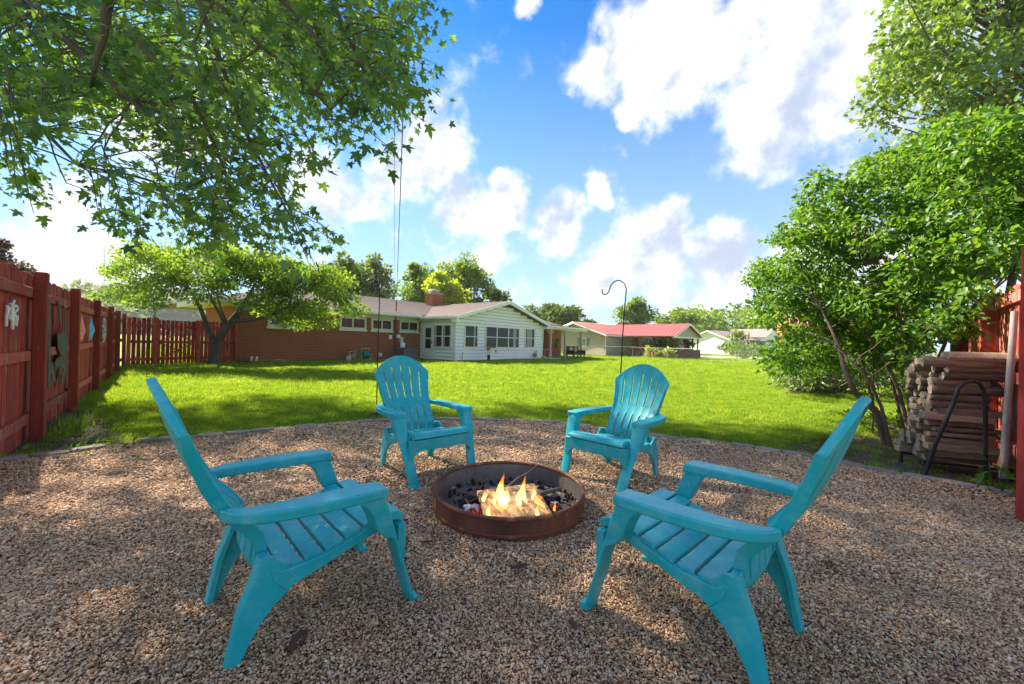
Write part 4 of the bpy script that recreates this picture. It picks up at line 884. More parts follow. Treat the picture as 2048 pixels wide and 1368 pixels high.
MB().lathe([(.02, -.03), (.13, -.03), (.14, 0), (.13, .03), (.02, .03)], 14).build('wheel', mw, cart, True).matrix_local = Matrix.Translation((-.22, -.12, .14)) @ Matrix.Rotation(R(90), 4, 'X')
MB().tube([(-.12, 0, .1), (-.1, 0, .46), (.18, 0, .46), (.2, 0, .1)], .022, 6).build('cart_frame', mw, cart, True); MB().blob((.05, -.02, .22), (.15, .1, .13), 10, 6).build('bundle', pm('mixed_grey', (.36, .33, .28), (.16, .14, .12), 20., .8), cart, True); MB().tube([(.15, 0, .44), (.18, -.05, .54), (.22, 0, .56)], .018, 6).build('grip', mw, cart, True)
rk = hthing('rock', 'flat grey rock on the soil left by the brick wall', 'rock', -7.9, YB-.45); MB().blob((0, 0, .03), (.28, .16, .10), 9, 6, 0, random.Random(3), .02).build('stone', M['stone'], rk)
# lawn statue
st = hthing('lawn_statue', 'small lawn statue in red coat and white trousers, one arm held out', 'statue', 2.1, -.55)
def skinfig(name, verts, edges, mat, parent, sub=1):
    me = bpy.data.meshes.new(name); me.from_pydata([v_[:3] for v_ in verts], edges, []); o = bpy.data.objects.new(name, me); COL.objects.link(o); o.parent = parent; me.materials.append(mat)
    md = o.modifiers.new('skin', 'SKIN'); md.use_smooth_shade = True
    for sv, v_ in zip(me.skin_vertices[0].data, verts): sv.radius = (v_[3], v_[4] if len(v_) > 4 else v_[3])
    me.skin_vertices[0].data[0].use_root = True
    m2 = o.modifiers.new('sub', 'SUBSURF'); m2.levels = sub; m2.render_levels = sub; return o
mred = pm('red_enamel', (.42, .035, .03), (.34, .03, .025), 4., .5); mwh = pm('white_enamel', (.72, .70, .64), None, 4., .5); mbk = pm('black_enamel', (.015, .015, .016), None, 4., .4); msk = pm('statue_face', (.20, .10, .07), None, 4., .6)
mst = bpy.data.materials.new('statue_paint'); mst.use_nodes = True; t = NT(mst.node_tree); t.n.clear(); oo = t.n.new('ShaderNodeOutputMaterial'); sp = t.new('ShaderNodeSeparateXYZ', i={0: t.new('ShaderNodeTexCoord').outputs['Object']})
cc = t.ramp(sp.outputs[2], [(0, (.015, .015, .016)), (.36, (.70, .68, .62)), (.62, (.42, .035, .03)), (.845, (.30, .16, .11))], 'CONSTANT'); bb = t.new('ShaderNodeBsdfPrincipled', i={'Base Color': cc, 'Roughness': .5}); t.l.new(bb.outputs[0], oo.inputs[0])
sv = [(0, 0, .60, .075, .06), (0, 0, .70, .085, .06), (0, 0, .79, .085, .06), (0, 0, .845, .035), (0, -.005, .90, .055, .06), (0, -.005, .955, .05, .055),
      (.11, 0, .79, .036), (.25, -.05, .765, .03), (.40, -.10, .80, .025), (.46, -.12, .815, .028), (-.12, 0, .78, .036), (-.20, -.01, .66, .03), (-.10, -.06, .60, .026),
      (.05, 0, .55, .058), (.06, -.01, .36, .045), (.07, 0, .20, .04), (.075, 0, .06, .032), (.10, -.08, .03, .028), (-.05, 0, .55, .058), (-.05, -.01, .36, .045), (-.05, 0, .20, .04), (-.05, 0, .06, .032), (-.05, -.09, .03, .028)]
sv = [(a, b_, c_, *[q*1.22 for q in r_]) for a, b_, c_, *r_ in sv]
o = skinfig('body', sv, [(0, 1), (1, 2), (2, 3), (3, 4), (4, 5), (2, 6), (6, 7), (7, 8), (8, 9), (2, 10), (10, 11), (11, 12), (0, 13), (13, 14), (14, 15), (15, 16), (16, 17), (0, 18), (18, 19), (19, 20), (20, 21), (21, 22)], mst, st)
MB().blob((0, -.005, .985), (.062, .068, .042), 12, 6).build('cap', mred, st, True); MB().b2((-.055, -.115, .960), (.055, -.04, .974)).build('cap_peak', mred, st)
MB().b2((-.24, -.2, -.03), (.24, .18, .022)).build('plinth', M['concrete'], st, False, .01)
for k in range(4): MB().tube([(.46+.006*k, -.13, .835-.012*k), (.485, -.15+.01*k, .835-.012*k), (.488, -.125, .825-.012*k)], .007, 6).build('finger', mwh, st, True)
ln = thing('lantern', 'small black lantern hung from the hand of the red coated statue', 'lantern', HW_(2.1, -.55)+Vector((0, 0, 0)), HA)
MB().tube([(.475, -.135, .80), (.475, -.135, .66)], .005, 5).build('hanger', mbk, ln, True); MB().lathe([(.005, .66), (.05, .63), (.035, .62), (.035, .52), (.05, .50), (.005, .50)], 10, (.475, -.135, 0)).build('lamp_case', mbk, ln, True)
gm = hthing('gas_meter', 'grey gas meter against the white wall', 'gas meter', 7.15, -.22); MB().b2((-.12, -.09, .18), (.12, .09, .42)).build('case', M['grey'], gm, False, .03); MB().tube([(-.08, 0, .42), (-.08, 0, .55), (.08, 0, .55), (.08, 0, .42)], .022, 6).build('pipe', M['grey'], gm, True); MB().tube([(.0, 0, -.03), (0, 0, .2)], .03, 6).build('riser', M['grey'], gm, True)
MB().tube([(7.6, -.03, .62), (7.6, -.06, .45), (7.62, -.04, .40)], .018, 6).build('wall_pipe', M['dgrey'], hs, True)
sh = hthing('garden_hanger', 'thin black hanger hook standing by the white wall corner', 'hook', .42, -.12); MB().tube([(0, 0, 0), (0, 0, .45), (.03, 0, .52), (.06, 0, .46)], .012, 6).build('stake', M['black'], sh, True)
# porch furniture
bn = hthing('patio_bench', 'dark cushioned patio bench at the end of the porch', 'bench', 12.45, -.35)
mdk = pm('dark_wicker', (.035, .03, .026), (.02, .018, .016), 20., .7)
MB().b2((-.85, -.3, .30), (.85, .32, .46)).build('seat', mdk, bn, False, .03); MB().b2((-.85, .28, .46), (.85, .40, .95)).build('backrest', mdk, bn, False, .03)
for s_ in (-1, 1):
    MB().b2((s_*.88-.05, -.32, .30), (s_*.88+.05, .4, .66)).build('arm', mdk, bn, False, .02)
    for y in (-.26, .32): MB().b2((s_*.82-.04, y-.04, -.0), (s_*.82+.04, y+.04, .30)).build('leg', mdk, bn)
mc1 = pm('tan_cushion', (.46, .30, .20), (.38, .24, .16), 12., .9); mc2 = pm('cream_cushion', (.52, .44, .35), (.45, .38, .30), 12., .9)
for x, mc, lb in ((-.35, mc2, 'cream cushion propped on the patio bench'), (.35, mc1, 'tan cushion propped on the patio bench')):
    cu = hthing('cushion', lb, 'cushion', 12.45+x, -.22, .46); MB().blob((0, .12, .22), (.27, .09, .22), 14, 8).build('cushion_body', mc, cu, True)
tb = hthing('patio_table', 'small pale side table on the porch in front of the brick wall', 'table', 10.9, 1.5); MB().b2((-.5, -.35, .62), (.5, .35, .67)).build('table_top', M['woodtrim'], tb, False, .01)
for x in (-.44, .44):
    for y in (-.3, .3): MB().b2((x-.03, y-.03, .03), (x+.03, y+.03, .62)).build('leg', M['woodtrim'], tb)
gr2 = hthing('covered_grill', 'dark grill under a blue cover on the porch', 'grill', 9.05, 1.6); MB().b2((-.45, -.3, .12), (.45, .3, .72)).build('cart_body', M['dgrey'], gr2, False, .03); MB().lathe([(.46, .72), (.45, .9), (.3, 1.02), (.02, 1.05)], 14).build('cover', pm('navy_cover', (.05, .09, .20), (.035, .06, .14), 5., .8), gr2, True)
for s_ in (-1, 1): MB().b2((s_*.38-.04, -.25, .0), (s_*.38+.04, .25, .12)).build('leg', M['dgrey'], gr2)
# ------------------------------------------------------------------ neighbouring houses
U3 = Vector((.78, .626, 0)).normalized(); W3 = Vector((-U3.y, U3.x, 0)); NA = math.atan2(U3.y, U3.x)
def gable_roof(parent, x0, x1, y0, y1, ze, zp, th, mat, axis='x', name='roof', ribs=0., ov=.0):
    # ridge along local x (or y) midway between the eaves
    for sd in (0, 1):
        if axis == 'x':
            ym = (y0+y1)/2; ya = y0 if sd == 0 else y1
            p00, p10, p11, p01 = [Vector(q) for q in ((x0, ya, ze), (x1, ya, ze), (x1, ym, zp), (x0, ym, zp))]
        else:
            xm = (x0+x1)/2; xa = x0 if sd == 0 else x1
            p00, p10, p11, p01 = [Vector(q) for q in ((xa, y0, ze), (xa, y1, ze), (xm, y1, zp), (xm, y0, zp))]
        o = roof_slab(name, [p00, p10, p11, p01], th, mat, parent)
        if ribs:
            n_ = int((p10-p00).length/ribs); b = MB()
            for k in range(n_+1):
                a, c_ = p00.lerp(p10, k/n_), p01.lerp(p11, k/n_); dx = (p10-p00).normalized()*.025; up_ = Vector((0, 0, th)); u2 = Vector((0, 0, th+.035))
                b.add([a-dx+up_, a+dx+up_, a+u2, c_-dx+up_, c_+dx+up_, c_+u2], [(0, 1, 2), (5, 4, 3), (0, 2, 5, 3), (1, 4, 5, 2)])
            b.build('roof_rib', mat, o)
def gable_tri(parent, T, a0, a1, z0, zp, mat, name='gable_wall'):
    q = [T(a0, 0, z0), T(a1, 0, z0), T((a0+a1)/2, 0, zp), T(a0, -.1, z0), T(a1, -.1, z0), T((a0+a1)/2, -.1, zp)]
    return MB().add(q, [(0, 1, 2), (5, 4, 3), (0, 3, 4, 1), (1, 4, 5, 2), (2, 5, 3, 0)]).build(name, mat, parent)
def pb(parent, name, lo, hi, mat, bevel=0.): return MB().b2(lo, hi).build(name, mat, parent, False, bevel, 1)
def lap2(parent, T, a0, a1, z0, z1, step, mat):
    z = z0
    while z < z1-.02:
        pr = [(.003, min(z+step, z1)), (.02, z), (-.004, z)]
        q = [T(a0, o_, zz) for o_, zz in pr]+[T(a1, o_, zz) for o_, zz in pr]
        MB().add(q, [(0, 1, 2), (5, 4, 3), (0, 3, 4, 1), (1, 4, 5, 2), (2, 5, 3, 0)]).build('siding_board', mat, parent); z += step
C1 = Vector((9.5, 41.4, 0))
n1 = thing('neighbour_house', 'tan sided neighbour house with a red metal roof and vine covered porch', 'house', C1, NA)
pb(n1, 'wall', (0, 0, -.1), (16, 8, 2.25), M['tan'])
Tn = lambda a, o_, z: Vector((a, -o_, z)); Tnl = lambda a, o_, z: Vector((-o_, a, z)); 
lap2(n1, Tn, 0, 8.6, .1, 2.1, .2, M['tan']); lap2(n1, Tnl, 0, 8, .1, 2.2, .2, M['tan'])
gable_tri(n1, Tnl, 0, 8, 2.2, 3.4, M['tan'])
gable_roof(n1, -.5, 16.5, -.5, 8.5, 2.16, 3.50, .06, M['redroof'], 'x', 'roof', .45)
for sd in (0, 1):
    ya, ym = (-.52, 4.) if sd == 0 else (8.52, 4.)
    q = [(ya, 2.0), (ym, 3.35), (ym, 3.52), (ya, 2.17)]
    MB().add([Vector((-.53, y, z)) for y, z in q]+[Vector((-.50, y, z)) for y, z in q], [(0, 1, 2, 3), (7, 6, 5, 4), (0, 4, 5, 1), (1, 5, 6, 2), (2, 6, 7, 3), (3, 7, 4, 0)]).build('rake_board', M['trim'], n1)
pb(n1, 'fascia', (-.5, -.53, 2.02), (9., -.502, 2.17), M['trim']); MB().tube([(.0, -.45, 2.1), (-.1, -.12, 1.9), (-.03, -.08, 1.7), (-.03, -.08, .1)], .045, 4).build('downspout', M['trim'], n1)
window(Tnl, 2.5, 3.3, .9, 1.85, .08, (), (), True, .04, (), n1); 
for a in (2.05, 3.35): bars(Tnl, [(a, a+.4, .9, 1.85)], pm('blue_grey_shutter', (.22, .26, .30), None, 3., .6), 'shutter', n1, .0, .03)
window(Tn, 4.0, 4.7, .75, 1.95, .07, (), (), True, .04, (), n1); bars(Tn, [(7.0, 8.4, .1, 2.0)], M['dglass'], 'patio_door', n1, .0, .03); bars(Tn, [(6.93, 7.0, .1, 2.05), (8.4, 8.47, .1, 2.05), (7., 8.4, 2.0, 2.05), (7.67, 7.73, .1, 2.0)], M['trim'], 'door_frame', n1, .0, .045)
pb(n1, 'chimney', (8.6, 4.2, 3.0), (9.8, 4.9, 4.05), M['brick'])
# porch wing: centre of its gable at (17.2, 40) in the yard frame
q_ = n1.matrix_world.inverted() if False else None
bx_ = (Vector((17.2, 40, 0))-C1).dot(U3); by_ = (Vector((17.2, 40, 0))-C1).dot(W3)
gable_roof(n1, bx_-2.75, bx_+2.75, by_-.35, 3.9, 2.10, 3.40, .06, M['redroof'], 'y', 'porch_roof', .42)
Tw = lambda a, o_, z: Vector((a, by_-o_, z))
gable_tri(n1, Tw, bx_-2.4, bx_+2.4, 2.12, 3.28, M['tan'], 'porch_gable'); pb(n1, 'porch_beam', (bx_-2.45, by_-.02, 1.98), (bx_+2.45, by_+.12, 2.12), M['trim'])
for sd in (-1, 1):
    q = [(bx_+sd*2.78, 1.96), (bx_, 3.26), (bx_, 3.46), (bx_+sd*2.78, 2.14)]
    MB().add([Vector((x, by_-.39, z)) for x, z in q]+[Vector((x, by_-.36, z)) for x, z in q], [(0, 1, 2, 3), (7, 6, 5, 4), (0, 4, 5, 1), (1, 5, 6, 2), (2, 6, 7, 3), (3, 7, 4, 0)]).build('rake_board', M['trim'], n1)
for x in (-2.35, -.2, 1.3, 2.35): pb(n1, 'porch_post', (bx_+x-.06, by_, -.05), (bx_+x+.06, by_+.12, 1.98), M['deckred'])
for y in (2., 4.): pb(n1, 'porch_post', (bx_-2.41, by_+y, -.05), (bx_-2.29, by_+y+.12, 1.98), M['deckred'])
dk = thing('deck_railing', 'low dark red wooden railing around the neighbour porch', 'railing', C1, NA)
xx = bx_-2.5
while xx < bx_+2.5: pb(dk, 'slat', (xx, by_-.14, .05), (xx+.16, by_-.10, .82), M['deckred']); xx += .175
yy = by_
while yy < by_+5.: pb(dk, 'slat', (bx_-2.60, yy, .05), (bx_-2.56, yy+.16, .82), M['deckred']); yy += .175
pb(dk, 'top_rail', (bx_-2.65, by_-.2, .83), (bx_+2.6, by_-.06, .90), M['deckred']); pb(dk, 'top_rail', (bx_-2.66, by_-.05, .83), (bx_-2.52, by_+5., .90), M['deckred'])
C2 = Vector((40.2, 75, .42)); A2 = math.atan2(.43, .9)
n2 = thing('neighbour_house', 'white sided house far behind the chain link fence', 'house', C2, A2)
pb(n2, 'wall', (0, 0, -.5), (9., 9, 2.4), M['white']); lap2(n2, Tnl, 0, 9, .1, 2.3, .3, M['white']); gable_tri(n2, Tnl, 0, 9, 2.35, 3.9, M['white']); gable_roof(n2, -.5, 9.5, -.5, 9.5, 2.3, 4.05, .1, M['shingle'], 'x')
for sd in (0, 1):
    ya, ym = (-.52, 4.5) if sd == 0 else (9.52, 4.5); q = [(ya, 2.1), (ym, 3.85), (ym, 4.08), (ya, 2.33)]
    MB().add([Vector((-.55, y, z)) for y, z in q]+[Vector((-.50, y, z)) for y, z in q], [(0, 1, 2, 3), (7, 6, 5, 4), (0, 4, 5, 1), (1, 5, 6, 2), (2, 6, 7, 3), (3, 7, 4, 0)]).build('rake_board', M['trim'], n2)
pb(n2, 'wing_wall', (8., -1.6, -.5), (13., 7, 3.0), M['white']); T2 = lambda a, o_, z: Vector((a, -1.6-o_, z)); gable_tri(n2, T2, 8, 13, 3.0, 4.5, M['white']); gable_roof(n2, 7.6, 13.4, -2., 7.4, 2.95, 4.65, .1, M['shingle'], 'y', 'wing_roof')
window(T2, 10., 10.9, .9, 2.4, .1, (), (1.65,), False, .05, (), n2); pb(n2, 'porch_roof', (1.5, -2.2, 2.1), (8.2, .1, 2.25), M['shingle']); bars(Tn, [(4.6, 5.5, .1, 2.0), (6.2, 7.2, .1, 2.0)], M['dglass'], 'porch_door', n2, .0, .05)
for x in (1.7, 4.2): pb(n2, 'porch_post', (x, -2.1, -.4), (x+.15, -1.95, 2.1), M['trim'])
for k, x in enumerate(np.arange(13., 17., .35)): pb(n2, 'deck_slat', (float(x), -1.2, .2), (float(x)+.22, -1.15, 1.1), M['woodtrim'])
# driveway and far lawn
dw = MB(); dw.add([Vector((13.5, 52, -.012)), Vector((70, 44, -.012)), Vector((72, 48, -.012)), Vector((14.5, 56, -.012))], [(0, 1, 2, 3)]); tag(dw.build('driveway', M['drive']), kind='structure')
# ------------------------------------------------------------------ chain link fence
cf = thing('chain_link_fence', 'low galvanised chain link fence across the far right of the lawn', 'fence')
CFP = [Vector((6.9, 41.0, 0)), Vector((9.0, 39.6, 0)), Vector((11.2, 37.6, 0)), Vector((13.4, 35.0, 0)), Vector((15.0, 31.4, 0)), Vector((18.2, 30.6, 0)), Vector((22.0, 29.6, 0)), Vector((26., 28.6, 0))]
for p in CFP: o = MB().lathe([(.024, -.1), (.024, 1.02), (.03, 1.02), (.018, 1.06), (.002, 1.07)], 8).build('post', M['galv'], cf, True); o.location = p
for a, b_ in zip(CFP[:-1], CFP[1:]):
    MB().tube([a+Vector((0, 0, .99)), b_+Vector((0, 0, .99))], .019, 6).build('top_rail', M['galv'], cf, True)
    b = MB(); L = (b_-a).length; d = (b_-a)/L; n_ = int(L/.075)
    for k in range(-12, n_):
        for sg_ in (0, 1):
            s0, s1 = k*.075, (k+12)*.075; z0, z1 = (.05, .95) if sg_ == 0 else (.95, .05)
            ca, cb = max(s0, 0), min(s1, L)
            if cb-ca < .02: continue
            za = z0+(z1-z0)*(ca-s0)/(s1-s0); zb = z0+(z1-z0)*(cb-s0)/(s1-s0); p, q = a+d*ca+Vector((0, 0, za)), a+d*cb+Vector((0, 0, zb)); e = Vector((0, 0, .002)); f_ = Vector((d.y, -d.x, 0))*.002
            b.add([p-e, p+e, p+f_, q-e, q+e, q+f_], [(0, 3, 4, 1), (1, 4, 5, 2), (2, 5, 3, 0)])
    tag(b.build('wire_mesh', M['galv'], cf), kind='stuff')
# ------------------------------------------------------------------ shed
sd0 = Vector((11.7, 17.6, 0)); sdv = Vector((.87, -.49, 0)).normalized()
sd = thing('garden_shed', 'small yellow wooden shed with a red metal roof behind the shrub', 'shed', sd0, math.atan2(sdv.y, sdv.x))
pb(sd, 'wall_core', (.03, .03, -.02), (4.17, 2.97, 2.1), M['shedwood'])
for k in range(22): pb(sd, 'siding_plank', (.19*k+.004, -.005+.004*(k % 2), -.02), (.19*k+.186, .028, 2.1), M['shedwood'])
for k in range(15): pb(sd, 'siding_plank', (-.005+.004*(k % 2), .2*k+.004, -.02), (.028, .2*k+.196, 2.1), M['shedwood'])
gable_tri(sd, Tnl, 0, 3, 2.1, 3.0, M['shedwood'])
gable_roof(sd, -.05, 4.35, -.25, 3.25, 2.08, 3.35, .05, pm('faded_red_roof', (.50, .17, .14), (.42, .13, .11), 2., .45), 'x', 'roof', .3)
# ------------------------------------------------------------------ woodpile
def logm(kind, seed, L):
    rr = random.Random(seed); b = MB()
    if kind == 'split':
        w_, h_ = rr.uniform(.06, .125), rr.uniform(.036, .066)
        sec = [(-w_/2, -h_/2), (w_/2, -h_/2+rr.uniform(-.006, .01)), (w_/2+rr.uniform(-.01, .0), h_/2), (-w_/2+rr.uniform(0, .012), h_/2+rr.uniform(-.006, .006))]
        tap = rr.uniform(.88, 1.0)
    else:
        r_ = rr.uniform(.024, .05); sec = [(r_*math.cos(a)*rr.uniform(.88, 1.1), r_*math.sin(a)*rr.uniform(.85, 1.08)) for a in [2*math.pi*k/11 for k in range(11)]]; tap = rr.uniform(.8, 1.)
    n_ = len(sec); secs = []
    NS = 9; bd_ = rr.uniform(-.022, .022); amp = .10 if kind != 'split' else .05
    for i in range(NS+1):
        t_ = i/NS; sc = 1+(tap-1)*t_; bx, bz = rr.uniform(-.005, .005)+bd_*math.sin(math.pi*t_), rr.uniform(-.004, .004)
        secs.append([Vector((L*t_+(rr.uniform(-.012, .012) if i in (0, NS) else 0), y*sc*(1+rr.uniform(-amp, amp))+bx, z*sc*(1+rr.uniform(-amp, amp))+bz)) for y, z in sec])
    b.loft(secs); me = b.mesh('firewood', kind != 'split'); m_ = [0]*len(me.polygons); m_[-1] = m_[-2] = 1; me.polygons.foreach_set('material_index', m_); me.materials.append(M['split'] if kind == 'split' else M['bark']); me.materials.append(M['endgrain'])
    me.polygons.foreach_set('use_smooth', [p.material_index == 0 and kind != 'split' for p in me.polygons]); return me
lms = {'split': [logm('split', k, .50-.04*(k % 3)) for k in range(6)], 'bark': [logm('bark', 20+k, .50-.05*(k % 3)) for k in range(6)]}
rw = random.Random(4)
ORD = ['lowest', 'second', 'third', 'fourth', 'fifth', 'sixth', 'seventh', 'eighth', 'ninth', 'tenth', 'eleventh', 'twelfth', 'thirteenth', 'fourteenth', 'fifteenth', 'sixteenth', 'seventeenth', 'eighteenth']
AX = -.42
for row, off in enumerate((0., .105, .21, .315)):
    z = .12; lev = 0
    while z < (1.0 if row < 3 else .9):
        kind = 'split' if z < .60 else 'bark'
        me = lms[kind][rw.randrange(6)]; dz = .056 if kind == 'split' else .068
        o = obj('firewood', me, None, None, .004 if kind == 'split' else 0, 1)
        sl = rw.uniform(-.05, .05)+.03*math.sin(z*9+row)+.05*z-.012*row-(.05 if z < .3 else 0)*rw.random()
        o.location = (3.97+math.cos(AX)*sl-math.sin(AX)*off, 3.86+math.sin(AX)*sl+math.cos(AX)*off+rw.uniform(-.012, .012), z); o.rotation_euler = (rw.uniform(-.15, .15), rw.uniform(-.03, .03), AX+rw.uniform(-.04, .04))
        rowl = ['front', 'second', 'third', 'back'][row]
        tag(o, ('squared split stick in the %s row of the woodpile, %s course from the ground' if kind == 'split' else 'round bark log in the %s row of the woodpile, %s course from the ground') % (rowl, ORD[lev]), 'firewood', 'stacked firewood')
        z += dz; lev += 1
bl = MB(); rr = random.Random(9); sec = [(.075*math.cos(a)*rr.uniform(.9, 1.1), .055*math.sin(a)*rr.uniform(.9, 1.1)) for a in [2*math.pi*k/12 for k in range(12)]]
bl.loft([[Vector((.5*i/5, y*(1+.08*math.sin(i*2)), z)) for y, z in sec] for i in range(6)]); o = bl.build('firewood', M['endgrain'], None, True); o.location = (4.05, 3.80, 1.075); o.rotation_euler = (0, .0, -.4); tag(o, 'big pale peeled log lying on top of the woodpile', 'firewood')
for k in range(3):
    o = obj('firewood', lms['bark'][k], None); o.location = (3.90+.07*k, 3.86+.10*k, 1.03-.01*k); o.rotation_euler = (k, .03, -.38-.05*k); tag(o, ['thin bark log on top of the pile, nearest the front', 'thin bark log on top of the pile, in the middle', 'thin bark log on top of the pile, farthest back'][k], 'firewood')
z5 = lambda x, y: (1640+x/2.735, 560+y/2.735)
hoop = MB().tube([P(*z5(x, y), d) for x, y, d in [(566, 1088, 3.58), (600, 985, 3.56), (632, 895, 3.53), (690, 765, 3.50), (738, 650, 3.48), (755, 595, 3.48), (785, 565, 3.48), (830, 552, 3.48), (870, 562, 3.48), (895, 600, 3.48), (903, 660, 3.48), (905, 800, 3.49), (905, 960, 3.5), (908, 1110, 3.5)]], .0155, 8)
rk = thing('firewood_rack', 'black bent tube rack end in front of the woodpile', 'rack'); hoop.build('hoop', M['black'], rk, True)
MB().tube([P(*z5(575, 1060), 3.57), P(*z5(560, 985), 3.75), P(*z5(550, 980), 4.1)], .013, 6).build('side_bar', M['black'], rk, True); MB().tube([(3.88, 3.84, .082), (4.45, 3.60, .082)], .014, 6).build('bottom_bar', M['black'], rk, True); MB().tube([(4.0, 4.14, .082), (4.58, 3.88, .082)], .014, 6).build('bottom_bar', M['black'], rk, True)
for x, y in ((4.0, 4.14), (4.45, 3.60), (4.58, 3.88)): MB().tube([(x, y, -.02), (x, y, .1)], .014, 6).build('foot', M['black'], rk, True)
tag(MB().tube([P(*z5(1000, 1085), 3.45), P(*z5(1030, 640), 3.48), P(*z5(1066, 172), 3.54)], [.026, .025, .023], 9).build('leaning_pole', M['greywood'], None, True), 'long grey weathered pole leaning upright beside the woodpile', 'pole')
# ------------------------------------------------------------------ plants
def leafmesh(name, pos, tip, nrm, size, shape, mat, parent=None):
    SH = {'maple': ([(0, 0, 0), (.18, -.08, .02), (.42, -.03, .05), (.25, .14, .04), (.40, .24, .06), (.58, .46, .08), (.34, .46, .05), (.17, .42, .03), (.20, .62, .03), (0, 1., -.04), (-.20, .62, .03), (-.17, .42, .03), (-.34, .46, .05), (-.58, .46, .08), (-.40, .24, .06), (-.25, .14, .04), (-.42, -.03, .05), (-.18, -.08, .02)], [tuple(range(0, 10)), (0, 9, 10, 11, 12, 13, 14, 15, 16, 17)]),
          'lobed': ([(0, 0, 0), (.42, .0, .04), (.22, .18, .02), (.52, .5, .06), (.16, .5, .02), (0, 1., -.05), (-.16, .5, .02), (-.52, .5, .06), (-.22, .18, .02), (-.42, 0, .04)], [(0, 1, 2, 3, 4, 5), (0, 5, 6, 7, 8, 9)]),
          'ovate': ([(0, 0, 0), (.22, .18, .05), (.27, .42, .06), (.13, .76, .02), (0, 1., -.06), (-.13, .76, .02), (-.27, .42, .06), (-.22, .18, .05)], [(0, 1, 2, 3, 4), (0, 4, 5, 6, 7)]),
          'clump': ([(0, 0, 0), (.38, .35, .08), (.05, 1., 0), (-.35, .45, .06)], [(0, 1, 2, 3)])}
    sv_, sf = SH[shape]; sv_ = np.array(sv_, np.float32); K = len(sv_); N_ = len(pos)
    tip = tip/np.maximum(np.linalg.norm(tip, axis=1, keepdims=True), 1e-6); side = np.cross(tip, nrm); side /= np.maximum(np.linalg.norm(side, axis=1, keepdims=True), 1e-6); nn = np.cross(side, tip)
    V = pos[:, None, :]+size[:, None, None]*(sv_[None, :, 0:1]*side[:, None, :]+sv_[None, :, 1:2]*tip[:, None, :]+sv_[None, :, 2:3]*nn[:, None, :])
    me = bpy.data.meshes.new(name); me.vertices.add(N_*K); me.vertices.foreach_set('co', V.astype(np.float32).ravel())
    li = np.concatenate([np.array(f_, np.int32) for f_ in sf]); loops = (np.arange(N_, dtype=np.int32)[:, None]*K+li[None, :]).ravel(); tot = [len(f_) for f_ in sf]
    me.loops.add(len(loops)); me.loops.foreach_set('vertex_index', loops); nf = N_*len(sf); me.polygons.add(nf)
    lt = np.tile(np.array(tot, np.int32), N_); ls = np.concatenate([[0], np.cumsum(lt)[:-1]]).astype(np.int32)
    me.polygons.foreach_set('loop_start', ls); me.polygons.foreach_set('loop_total', lt); me.update(calc_edges=True)
    return obj(name, me, mat, parent)
def rand_unit(n_): v_ = rng.normal(size=(n_, 3)); return v_/np.linalg.norm(v_, axis=1, keepdims=True)
def gl(name, stops, **k): return leafmat(name, stops, **k)
M['maple'] = gl('maple_leaf', [(0, (.045, .105, .024)), (.45, (.085, .17, .030)), (.8, (.135, .23, .034)), (1, (.20, .30, .04))], trans=.50, gloss=.035)
M['sunleaf'] = gl('small_tree_leaf', [(0, (.085, .16, .020)), (.5, (.15, .24, .028)), (1, (.23, .31, .045))], trans=.50, tcol=1.5)
M['lilac'] = gl('lilac_leaf', [(0, (.05, .13, .016)), (.5, (.085, .19, .018)), (.85, (.13, .24, .022)), (1, (.2, .28, .03))], trans=.45, gloss=.025)
M['tall'] = gl('tall_tree_leaf', [(0, (.060, .130, .024)), (.5, (.125, .205, .03)), (1, (.21, .28, .055))], trans=.42)
M['mid'] = gl('mid_green_leaf', [(0, (0.068, 0.131, 0.023)), (.5, (0.136, 0.217, 0.029)), (1, (0.221, 0.290, 0.039))], trans=.45)
M['dark'] = gl('dark_green_leaf', [(0, (0.051, 0.094, 0.023)), (.5, (0.085, 0.138, 0.026)), (1, (0.153, 0.203, 0.039))], trans=.35)
M['olive'] = gl('olive_leaf', [(0, (.075, .115, .035)), (.5, (.125, .175, .05)), (1, (.20, .245, .085))], trans=.4)
M['yellowg'] = gl('yellow_green_leaf', [(0, (0.170, 0.246, 0.026)), (.5, (0.272, 0.348, 0.033)), (1, (0.391, 0.420, 0.052))], trans=.5)
M['purple'] = gl('purple_leaf', [(0, (.045, .02, .022)), (.6, (.085, .04, .035)), (1, (.12, .07, .05))], trans=.35)
def cloud_leaves(centres, rad, n_, size, droop=.3, aniso=(1, 1, .75)):
    c = np.asarray([tuple(p) for p in centres], float); k = rng.integers(0, len(c), n_); rad = np.asarray(rad, float)
    rr_ = rad[k] if rad.ndim else np.full(n_, float(rad))
    d = rand_unit(n_)*(rng.random(n_)**.45)[:, None]*np.array(aniso); pos = c[k]+d*rr_[:, None]
    tip = d*.8+rand_unit(n_)*.7+np.array([0, 0, -droop]); nrm = rand_unit(n_)*.8+np.array([-.2, .2, .75])
    return pos, tip, nrm, size*rng.uniform(.6, 1.3, n_)
def limb(mb, a, b_, r0, r1, sag=.0, wob=.05, n_=6, seg=6):
    a, b_ = Vector(a), Vector(b_); L = (b_-a).length; pts = []; rad = []
    for i in range(n_+1):
        t_ = i/n_; p = a.lerp(b_, t_)+Vector((0, 0, sag*L*math.sin(math.pi*t_)))
        if 0 < i < n_: p += Vector((rnd.gauss(0, 1), rnd.gauss(0, 1), rnd.gauss(0, 1)))*wob*L*.25
        pts.append(p); rad.append(r0+(r1-r0)*t_)
    mb.tube(pts, rad, seg); return pts
